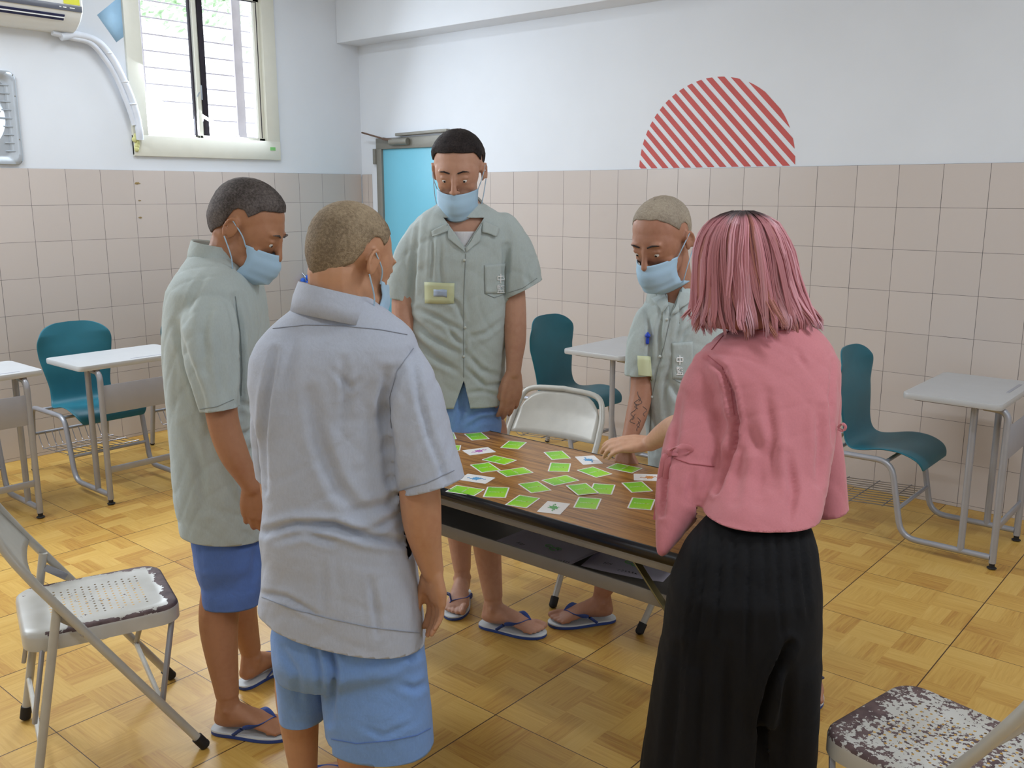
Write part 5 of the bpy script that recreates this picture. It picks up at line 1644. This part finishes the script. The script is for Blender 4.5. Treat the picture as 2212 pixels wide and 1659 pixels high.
# ------------------------------------------------------------------ the tattooed man bending over the far edge
def man_tattoo():
    h1 = onz(1322, 1340); d1 = onz(1192, 1352)-h1
    h2 = onz(1738, 1452); d2 = onz(1750, 1560)-h2
    D0 = 3.13
    e = person('man with tattooed forearm and blue face mask between the table and the woman in pink', h1[0], h1[1])
    s = .98; mb = MB()
    leg(mb, at(1430, 1060, D0+.02), at(1345, 1180, D_of(h1)-.02), h1, d1, -1, s, r=(.088, .060, .055, .036), calf_back=.01)
    leg(mb, at(1530, 1060, D0-.05), at(1655, 1200, D_of(h2)+.03), h2, d2, 1, s, r=(.088, .060, .055, .036), calf_back=.01)
    rings = [(1110, 1395, 1560, D0, .13), (1060, 1400, 1555, D0, .13), (1000, 1402, 1545, D0, .125), (940, 1400, 1545, D0, .125), (880, 1392, 1550, D0, .128), (800, 1384, 1556, D0, .13), (740, 1379, 1560, D0, .128), (700, 1380, 1560, D0, .122), (672, 1386, 1552, D0, .112), (652, 1397, 1535, D0, .10), (638, 1412, 1515, D0, .088), (628, 1424, 1500, D0-.005, .078), (618, 1432, 1492, D0-.01, .07)]
    R = [ringpx(*r) for r in rings]
    torso_core(mb, R[1:])
    aP, _ = limb(mb, [(1405, 705, D0, 22), (1390, 785, D0-.03, 26), (1386, 845, D0-.06, 25), (1374, 900, D0-.09, 23), (1360, 945, D0-.12, 17), (1353, 972, D0-.14, 15)])
    hand(mb, aP[-1], at(1338, 1045, D0-.17)-at(1353, 972, D0-.14), -FH*.7-RGT*.6, 1 if np.cross(V(0, 0, -1), -FH-RGT) @ (RGT-FH) > 0 else -1, 1.05, curl=(.5, .5, .5, .5))
    bP, _ = limb(mb, [(1538, 710, D0, 22), (1556, 800, D0-.03, 28), (1565, 880, D0-.1, 24), (1560, 960, D0-.18, 17)])
    hand(mb, bP[-1], V(0, 0, -1)-FH*.3, RGT-FH*.3, 1, 1.05)
    ax = head_axes(-RGT*.62-FH*.70, radians(-26)); hs = 1.14
    hc = at(1430, 520, D0-.07)
    mb.caps([at(1462, 668, D0), at(1457, 622, D0-.015), hc-ax[1]*.03-ax[2]*.035], [.068, .062, .060])
    Lh = head(mb, hc, ax, hs)
    me = fuse(mb, .0048, 3); body = link_mesh('body', me, M['skin4'], e)
    bvb = bvh_of(me)
    r = random.Random(11)
    for k in range(9):
        x, y = 1377+r.uniform(-9, 12), 846+k*8
        pts = [(x, y), (x+r.uniform(-9, 9), y+8), (x+r.uniform(-12, 8), y+16), (x+r.uniform(-8, 12), y+22)]
        pts = [(p[0], p[1]) for p in spline([V(a, b_, 0) for a, b_ in pts], 4)]
        line(bvb, pts, .0011, 'tattoo', M['tattoo'], body, 0.0, 3)
    face_bits(Lh, ax, hs, e, M['hair_dark']); mask(Lh, ax, hs, e, .016); cropped_hair(Lh, e, M['hair_bald'], seed=9, thick=.003, front=44)
    w = [ringpx(1000, 1402, 1550, D0, .12), ringpx(1060, 1400, 1555, D0, .125), ringpx(1100, 1395, 1560, D0, .12)]
    D1, D2 = D_of(h1), D_of(h2)
    l1 = [ringpx(1060, 1395, 1490, D0, .10), ringpx(1110, 1360, 1462, D0-.02, .10), ringpx(1165, 1315, 1425, D1, .10), ringpx(1205, 1300, 1405, D1, .10)]
    l2 = [ringpx(1060, 1480, 1580, D0-.04, .10), ringpx(1120, 1540, 1645, D0-.15, .10), ringpx(1180, 1585, 1700, D2+.06, .10), ringpx(1225, 1600, 1715, D2+.04, .10)]
    mbb = MB(); mbb.loft(w); mbb.loft(l1); mbb.loft(l2); me = fuse(mbb, .008, 4)
    wrinkles(me, [], 15, .004, 12, 4)
    c1 = at(1370, 1165, D1); cut(me, c1, V(0, 0, -1), lambda p: p.z < .7)
    o = link_mesh('shorts', me, M['shorts'], e); solid(o, .003)
    mb = MB(); mb.loft(R)
    limb(mb, [(1402, 690, D0-.02, 32), (1392, 740, D0-.03, 36), (1388, 790, D0-.04, 36), (1387, 816, D0-.045, 36)], 20, True)
    limb(mb, [(1540, 690, D0-.02, 32), (1552, 740, D0-.03, 37), (1560, 800, D0-.05, 38), (1564, 850, D0-.06, 38)], 20)
    me = fuse(mb, .0078, 4)
    wrinkles(me, [([(1430, 660), (1422, 720), (1425, 780)], 7, .008), ([(1500, 700), (1480, 720), (1470, 745)], 6, .006), ([(1440, 820), (1470, 860), (1500, 870)], 9, .008), ([(1405, 880), (1412, 930), (1415, 980)], 6, .006), ([(1450, 780), (1435, 830), (1440, 900)], 8, .007),
                  ([(1395, 670), (1404, 720), (1402, 800)], 6, .006), ([(1465, 650), (1470, 690), (1460, 730)], 6, .005)], 17, .0058, 12, 7)
    Cb = Vector(at(1386, 826, D0-.05)); p0 = at(1350, 806, D0); 
    cut(me, at(1386, 808, D0-.05), V(0, 0, -1)+RGT*.1, lambda p: (p-Cb).length < .10 and (np.array(p)-at(1398, 810, D0)) @ RGT < 0)
    cut_px(me, [(1438, 612), (1447, 684), (1474, 612)])
    cut(me, at(1480, 1062, D0), V(0, 0, -1), lambda p: p.z < .95)
    sh = link_mesh('shirt', me, M['shirt_green'], e); solid(sh, .0026); bv = bvh_of(me)
    patch(bv, [(1404, 641), (1440, 622), (1444, 660), (1434, 678)], .008, 'collar', M['shirt_green'], sh, 8, 8, .002)
    patch(bv, [(1470, 622), (1500, 640), (1492, 651), (1452, 682)], .008, 'collar', M['shirt_green'], sh, 8, 8, .002)
    collar_ring('collar_band', at(1460, 640, D0-.01), RGT, FH, .078, .092, -.016, .030, M['shirt_green'], sh, tilt=-.8)
    line(bv, [(1448, 688), (1436, 740), (1420, 800), (1408, 860), (1402, 950)], .0012, 'front_edge', M['seam_dark'], sh)
    patch(bv, [(1452, 741), (1496, 738), (1500, 822), (1453, 818)], .0015, 'pocket', M['shirt_green'], sh, 9, 12, .0015)
    line(bv, [(1452, 741), (1453, 818), (1476, 830), (1500, 822)], .0012, 'pocket_stitching', M['seam_dark'], sh)
    text_on(bv, '中', 1468, 777, 18, sh, M['thread_white']); text_on(bv, '監', 1468, 801, 17, sh, M['thread_white'])
    buttons(bv, [(1440, 690), (1426, 770), (1409, 857)], sh)
    patch(bv, [(1378, 768), (1408, 770), (1408, 822), (1380, 820)], .006, 'name_tag', M['tag_green'], sh, 6, 6, .001)
    h = hit(bv, 1397, 733, .006)
    if h is not None:
        q = MB(); q.caps([h+V(0, 0, .018), h-V(0, 0, .012)], .0055, 10); q.ell(h+V(0, 0, .012), (.010, .008, .008), seg=10, rin=8); q.build('pen', M['pen'], sh)
    flip_flop(e, h1, d1, -1, s); flip_flop(e, h2, d2, 1, s)
man_tattoo()
# ------------------------------------------------------------------ the woman in pink
def woman():
    D0 = 2.30
    g = at(1600, 1200, D0)
    e = person('woman with pink hair seen from behind, pink blouse and wide black trousers, touching a card', g[0], g[1])
    s = .94; mb = MB()
    fdir = FH*.85-RGT*.5
    rings = [(1200, 1500, 1745, 2.0, .11), (1120, 1535, 1740, 2.07, .115), (1000, 1565, 1775, 2.20, .11), (900, 1555, 1790, 2.275, .115), (830, 1540, 1795, 2.33, .115), (790, 1530, 1795, 2.36, .11), (762, 1535, 1790, 2.385, .10), (735, 1555, 1770, 2.39, .085), (715, 1590, 1750, 2.40, .070), (698, 1622, 1734, 2.405, .058)]
    torso_core(mb, [ringpx(*r) for r in rings])
    # left arm reaching over the table
    tip = onz(1290, 997, TZ+.012); Dt = D_of(tip)
    W = at(1405, 958, Dt-.045)
    aP, _ = limb(mb, [(1530, 800, 2.37, 36), (1508, 880, 2.42, 34), (1486, 935, 2.55, 33), (1464, 925, 2.68, 31), (1434, 938, 2.81, 25), (1405, 958, Dt-.045, 17.5)])
    palm_d = nrm(at(1335, 958, Dt-.025)-W)
    nrml = nrm(V(0, 0, 1)*.85-FH*.35)
    sd = 1 if np.cross(palm_d, nrml) @ (FH+RGT) > 0 else -1
    hand(mb, W, palm_d, nrml, sd, 1.06, curl=(.33, .40, .42, .34), spread=.10, thumb=(.5, .2, .2))
    # right arm bent in front of the body
    bP, _ = limb(mb, [(1785, 800, 2.37, 28), (1782, 890, 2.36, 27), (1778, 960, 2.42, 27), (1700, 1010, 2.56, 25), (1600, 1040, 2.64, 21), (1500, 1066, 2.66, 16)])
    hand(mb, bP[-1], at(1425, 1078, 2.66)-bP[-1], V(0, 0, .7)-FH*.5, 1, .95, curl=(.6, .65, .7, .7))
    ax = head_axes(FH*.80-RGT*.60, radians(-16)); hs = 1.02
    hc = at(1592, 580, 2.43)
    mb.caps([at(1672, 735, 2.40), at(1655, 695, 2.41), hc-ax[1]*.03-ax[2]*.035], [.058, .054, .056])
    Lh = head(mb, hc, ax, hs)
    # legs inside the trousers
    hl = V(*at(1530, 1500, 1.96)[:2], 0); hr = V(*at(1685, 1500, 1.96)[:2], 0)
    Dh_ = 2.02
    leg(mb, at(1590, 1215, 2.03), at(1530, 1480, 1.97), hl, fdir, -1, s, r=(.07, .055, .05, .034), zb=.022); leg(mb, at(1670, 1215, 2.03), at(1690, 1480, 1.97), hr, fdir, 1, s, r=(.07, .055, .05, .034), zb=.022)
    me = fuse(mb, .0046, 3); body = link_mesh('body', me, M['skin5'], e)
    face_bits(Lh, ax, hs, e, M['hair_dark']); mask(Lh, ax, hs, e, .0)
    for h in (hl, hr):
        q = MB(); f = nrm(fdir); l = np.cross(V(0, 0, 1), f); o = V(h[0], h[1], 0)
        rr = []
        for x, w_, z1 in ((-.018, .020, .03), (-.01, .03, .055), (.05, .038, .06), (.12, .046, .05), (.19, .05, .042), (.235, .038, .036), (.25, .018, .024)):
            rr.append([o+f*x+l*w_*cos(t)+V(0, 0, .002+(z1*.5)*(1+sin(t))) for t in np.linspace(0, 2*pi, 17)[:-1]])
        q.loft(rr); q.build('shoe', M['black_rubber'], e)
    # trousers: wide legs
    mb = MB()
    mb.loft([ringpx(1085, 1560, 1722, 2.102, .07), ringpx(1130, 1520, 1750, 2.057, .10), ringpx(1180, 1482, 1763, 2.028, .118), ringpx(1260, 1450, 1768, 2.005, .15), ringpx(1340, 1438, 1768, 1.997, .155), ringpx(1420, 1430, 1765, 1.997, .155), ringpx(1500, 1440, 1750, 1.997, .14)])
    mb.loft([ringpx(1400, 1430, 1650, 1.997, .145), ringpx(1500, 1413, 1652, 1.997, .15), ringpx(1600, 1398, 1650, 1.997, .155), ringpx(1660, 1389, 1648, 1.997, .16), ringpx(1760, 1375, 1646, 1.997, .165), ringpx(1940, 1352, 1640, 1.997, .17)])
    mb.loft([ringpx(1400, 1590, 1765, 1.997, .14), ringpx(1500, 1610, 1757, 1.997, .14), ringpx(1600, 1625, 1750, 1.997, .14), ringpx(1660, 1630, 1746, 1.997, .14), ringpx(1760, 1640, 1740, 1.997, .14), ringpx(1940, 1648, 1730, 1.997, .14)])
    me = fuse(mb, .009, 5)
    folds = [([(1705, 1390), (1668, 1470), (1645, 1560), (1636, 1700)], 11, .028)]
    for x0, x1, y1, d_ in ((1560, 1545, 1420, .006), (1590, 1582, 1300, .005), (1620, 1615, 1480, .006), (1650, 1655, 1300, .005), (1675, 1690, 1380, .006), (1700, 1722, 1330, .005), (1725, 1748, 1340, .006), (1530, 1490, 1500, .006), (1510, 1465, 1620, .005)):
        folds.append(([(x0, 1125), ((x0+x1)/2, (1125+y1)/2), (x1, y1)], 6, d_))
    for x0, x1 in ((1470, 1440), (1520, 1500), (1570, 1560), (1700, 1690)): folds.append(([(x0, 1400), (x1, 1700)], 14, .009))
    wrinkles(me, folds, 21, .004, 16, 1.2, gain=1.2)
    cut(me, V(0, 0, .035), V(0, 0, -1))
    o = link_mesh('trousers', me, M['black_cloth'], e); solid(o, .002)
    # blouse
    mb = MB()
    mb.loft([ringpx(1190, 1535, 1740, 2.028, .110), ringpx(1150, 1520, 1750, 2.051, .13), ringpx(1120, 1510, 1764, 2.072, .142), ringpx(1080, 1522, 1776, 2.112, .145), ringpx(1000, 1550, 1790, 2.200, .138), ringpx(900, 1548, 1804, 2.275, .135), ringpx(840, 1530, 1810, 2.322, .135), ringpx(800, 1510, 1812, 2.354, .132), ringpx(770, 1508, 1808, 2.377, .124), ringpx(745, 1528, 1796, 2.390, .110), ringpx(724, 1556, 1780, 2.397, .094), ringpx(708, 1588, 1764, 2.402, .080), ringpx(697, 1612, 1748, 2.405, .070)])
    limb(mb, [(1528, 792, 2.37, 38), (1520, 850, 2.345, 56), (1521, 910, 2.32, 68), (1508, 970, 2.28, 76), (1486, 1040, 2.22, 72), (1462, 1100, 2.16, 54), (1444, 1150, 2.11, 34), (1430, 1190, 2.075, 17)], 24)
    limb(mb, [(1788, 790, 2.37, 30), (1783, 860, 2.35, 34), (1782, 930, 2.34, 34), (1787, 1000, 2.32, 38), (1790, 1060, 2.30, 41), (1792, 1122, 2.28, 44)], 20, True)
    me = fuse(mb, .0075, 6)
    wrinkles(me, [([(1530, 775), (1562, 800), (1580, 850), (1590, 910), (1585, 950), (1568, 1010), (1545, 1060)], 8, .014), ([(1600, 920), (1650, 980), (1640, 1080)], 24, .008), ([(1655, 850), (1668, 950), (1672, 1050)], 14, .007), ([(1722, 760), (1740, 790)], 8, .003),
                  ([(1770, 880), (1775, 960), (1770, 1040)], 12, .006), ([(1700, 980), (1715, 1060), (1705, 1120)], 12, .006), ([(1560, 900), (1600, 980), (1590, 1080)], 16, .006), ([(1470, 850), (1460, 930), (1448, 1000)], 10, .005), ([(1500, 1020), (1490, 1080)], 12, .005),
                  ([(1440, 985), (1432, 1050), (1428, 1110)], 8, .010), ([(1800, 780), (1795, 860), (1800, 960)], 6, .004)], 22, .0042, 8, 4, gain=1.7)
    zc = at(1640, 1156, 2.06-.13)[2]
    cut(me, V(0, 0, zc), V(0, 0, -1), lambda p: p.z < 1.0 and proj(p)[0] > 1503 and proj(p)[0] < 1772 and D_of(p) < 2.27)
    p0 = at(1750, 1116, 2.29); p1 = at(1828, 1094, 2.29); nn = np.cross(p1-p0, FH); nn = nn if nn[2] < 0 else -nn
    cut(me, p0, nn, lambda p: p.z < 1.15 and proj(p)[0] > 1756 and D_of(p) > 2.2)
    sh = link_mesh('blouse', me, M['pink'], e); solid(sh, .0022); bv = bvh_of(me)
    line(bv, [(1600, 704), (1640, 716), (1680, 717), (1740, 706)], .0016, 'neckline_seam', M['seam_pink'], sh)
    line(bv, [(1592, 702), (1560, 728), (1534, 760)], .0011, 'shoulder_seam', M['seam_pink'], sh)
    line(bv, [(1530, 768), (1560, 792), (1578, 840), (1586, 900)], .0011, 'armhole_seam', M['seam_pink'], sh)
    line(bv, [(1456, 990), (1490, 1002), (1548, 1008)], .0013, 'sleeve_seam', M['seam_pink'], sh)
    # bow and tails on the left sleeve
    h = hit(bv, 1446, 978, .004)
    if h is None: h = at(1446, 978, 2.2)
    def ribbon(pts, w, name):
        pp, T, Nn, B = frames(spline(pts, 6)); rings = []
        for i, p in enumerate(pp):
            a = nrm(RGT*.75+UPV*.3-T[i]*((RGT*.75+UPV*.3) @ T[i])); b_ = np.cross(T[i], a)
            rings.append([p+a*w*cos(t)+b_*.0015*sin(t) for t in np.linspace(0, 2*pi, 9)[:-1]])
        q = MB(); q.loft(rings); q.build(name, M['pink'], sh)
    k = .00118
    def P(x, y, d=0.0): return h+RGT*x*k-UPV*y*k-FWD*d
    ribbon([P(0, 0, .005), P(14, -14, .03), P(38, -12, .035), P(40, -2, .03), P(20, 2, .02), P(0, 2, .006)], .007, 'bow_loop')
    ribbon([P(0, 0, .005), P(-10, 10, .012), P(-16, 50, .012), P(-22, 100, .012), P(-28, 140, .014)], .008, 'bow_tail')
    ribbon([P(0, 0, .005), P(-4, 20, .015), P(-10, 70, .016), P(-14, 120, .016), P(-16, 150, .018)], .008, 'bow_tail')
    q = MB(); q.ell(P(0, 0, .01), (.009, .008, .010), seg=12, rin=8); q.build('bow_knot', M['pink'], sh)
    h2 = hit(bv, 1806, 924, .004)
    if h2 is not None:
        h = h2; ribbon([P(0, 0, .0), P(8, -8, .004), P(14, -2, .006), P(10, 6, .004), P(0, 2, 0)], .004, 'bow_loop')
    # bracelets on the resting wrist
    for i, (px, py, r_) in enumerate(((1492, 1068, .027), (1478, 1071, .026))):
        c = at(px, py, 2.66); ax_ = nrm(at(1425, 1078, 2.66)-bP[-1]); u_ = nrm(np.cross(ax_, V(0, 0, 1))); v_ = np.cross(ax_, u_)
        q = MB(); q.tube([c+u_*r_*cos(t)+v_*r_*sin(t) for t in np.linspace(0, 2*pi, 25)], .002, 6); q.build('bracelet', M['wire'], e)
    # hair
    hairy(e, ax, hs, D0)

def pink_hair_mat():
    t = NT('hair_pink', .42, spec=.4)
    a = t.n('ShaderNodeAttribute'); a.attribute_name = 'tone'
    s = t.n('ShaderNodeSeparateColor'); t.link(a.outputs['Color'], s.inputs[0])
    col = t.ramp(s.outputs[0], [(0, lin((34, 26, 30))), (.12, lin((70, 52, 58))), (.26, lin((176, 116, 126))), (.5, lin((212, 148, 160))), (.75, lin((216, 176, 190))), (1, lin((228, 200, 212)))])
    brown = lin((176, 118, 84))
    t.base(t.mix(s.outputs[1], col, brown))
    return t.mat
def hairy(e, ax, hs, D0):
    m = pink_hair_mat(); r = random.Random(42)
    Dh = 2.42
    # outline of the hair at several heights: (py, left, right, half depth)
    O = [(456, 1588, 1622, .02), (464, 1562, 1646, .05), (480, 1534, 1674, .078), (510, 1514, 1694, .096), (545, 1504, 1708, .105), (590, 1502, 1718, .108), (630, 1502, 1730, .108), (665, 1502, 1744, .110), (688, 1506, 1752, .108), (706, 1520, 1750, .10)]
    ringsO = []
    for (y, L, R, b) in O:
        c = (at(L, y, Dh)+at(R, y, Dh))/2; a = np.linalg.norm(at(R, y, Dh)-at(L, y, Dh))/2
        ringsO.append((c, a, b))
    def S(az, t, off=0.0):
        """surface point: az around, t 0 (crown) .. 1 (tips)"""
        x = t*(len(ringsO)-1); i = min(int(x), len(ringsO)-2); f = x-i
        c = ringsO[i][0]*(1-f)+ringsO[i+1][0]*f; a = ringsO[i][1]*(1-f)+ringsO[i+1][1]*f; b = ringsO[i][2]*(1-f)+ringsO[i+1][2]*f
        return c+RGT*(a+off)*cos(az)+FH*(b+off)*sin(az)
    fdir = ax[1]
    faz = atan2(float(fdir @ FH), float(fdir @ RGT))
    def open_face(az):
        d = (az-faz+pi) % (2*pi)-pi
        return abs(d) < .75
    # under-cap
    vs = []; fs = []; n = 64; m_ = 22
    for i in range(m_):
        for j in range(n):
            az = 2*pi*j/n; t = i/(m_-1)
            vs.append(S(az, t, -.012-.01*t))
    for i in range(m_-1):
        for j in range(n):
            if open_face(2*pi*(j+.5)/n) and i > 6: continue
            fs.append((i*n+j, i*n+(j+1) % n, (i+1)*n+(j+1) % n, (i+1)*n+j))
    vs.append(ringsO[0][0]+V(0, 0, .003)); fs += [(len(vs)-1, (j+1) % n, j) for j in range(n)]
    q = MB(); q.add(vs, fs); cap = q.build('hair', m, e)
    def paint(o, vals):
        at_ = o.data.color_attributes.new('tone', 'FLOAT_COLOR', 'POINT')
        at_.data.foreach_set('color', np.array([(a, b, 0, 1) for a, b in vals], np.float32).ravel())
    paint(cap, [(.05+.3*min(1, (k//n)/8), .25+.35*((k//n)/m_)) for k in range(len(vs))])
    solid(cap, .004, -1)
    # locks: thin tapered tubes in layers
    q = MB(); vals = []
    clumps = []
    for k in range(150):
        clumps.append(dict(az=2*pi*(k+r.random())/150, tone=r.uniform(-.15, .17), wig=r.uniform(-.20, .20), ph=r.uniform(0, 6), fr=r.uniform(1.5, 4), warm=r.random() < .07, rl=r.random(), t1=1.0+r.uniform(-.13, .06), layer=r.uniform(-.012, .006), flick=r.choice([0, .05, .12, .22])*r.random(), t0=r.choice([0.0, 0.0, .05, .12, .24])*r.random()))
    for k in range(2900):
        cl = r.choice(clumps)
        az0 = cl['az']+r.gauss(0, .035)
        if open_face(az0) and r.random() < .85: continue
        t0 = max(0, cl['t0']+r.uniform(-.02, .02)); t1 = cl['t1']+r.uniform(-.025, .02)
        layer = cl['layer']+r.uniform(-.003, .003)
        wig = cl['wig']; ph = cl['ph']; fr = cl['fr']
        rad = r.uniform(.0008, .0019); N = 13
        pts = []
        for i in range(N):
            u = i/(N-1); t = t0+(t1-t0)*u
            az = az0+wig*u*u+.05*sin(fr*u*3+ph)*u+(cl['az']-az0)*u*.35
            off = layer+.006*sin(fr*u*2.6+ph)*u
            p = S(az, min(t, 1.0), off)
            if t > 1.0: p = p-V(0, 0, (t-1)*.30)
            if u > .78: p = p+(RGT*cos(az)+FH*sin(az))*(u-.78)*cl['flick']
            pts.append(p)
        seg = 5; o0 = len(q.v)
        rr = [rad*(.8+.9*sin(pi*min(1, i/(N-1)*.75+.12)))*(1 if i < N-2 else (.55 if i < N-1 else .15)) for i in range(N)]
        q.tube(pts, rr, seg)
        inner = max(0.0, min(1.0, (-layer-.004)/.008))
        warm = cl['warm']; rl = cl['rl']; tone = cl['tone']+r.uniform(-.06, .06)
        for i in range(N):
            t = t0+(t1-t0)*i/(N-1)
            root = max(0, min(1, (t-.05)/(.14+.12*rl))); base = .02+root*.42
            v_ = base+tone*root+(.35*max(0, t-.55) if not warm else 0)
            br = (0.55 if warm else .12)*root + inner*.35*t
            for _ in range(seg): vals.append((max(0, min(1, v_)), max(0, min(1, br))))
    locks = q.build('hair_locks', m, e, recalc=False); paint(locks, vals)
    # loose tips flicking outwards at the left and right
    q = MB(); vals = []
    for k in range(46):
        x0, y0 = r.uniform(1504, 1545), r.uniform(640, 676); x1, y1 = x0-r.uniform(2, 34), r.uniform(694, 716)
        if k % 3 == 0: x0, y0 = r.uniform(1700, 1742), r.uniform(640, 670); x1, y1 = x0+r.uniform(0, 22), r.uniform(684, 702)
        d = Dh-r.uniform(-.02, .05)
        o0 = len(q.v)
        q.tube(spline([at(x0, y0, d), at((x0*.7+x1*.3), (y0*.45+y1*.55), d), at(x1, y1, d+.01)], 4), [.0022, .0022, .002, .002, .0018, .0016, .0013, .001, .0004], 5)
        for _ in range(len(q.v)-o0): vals.append((.72, .05 if k % 3 else .4))
    tips = q.build('hair_tips', m, e, recalc=False); paint(tips, vals)
woman()
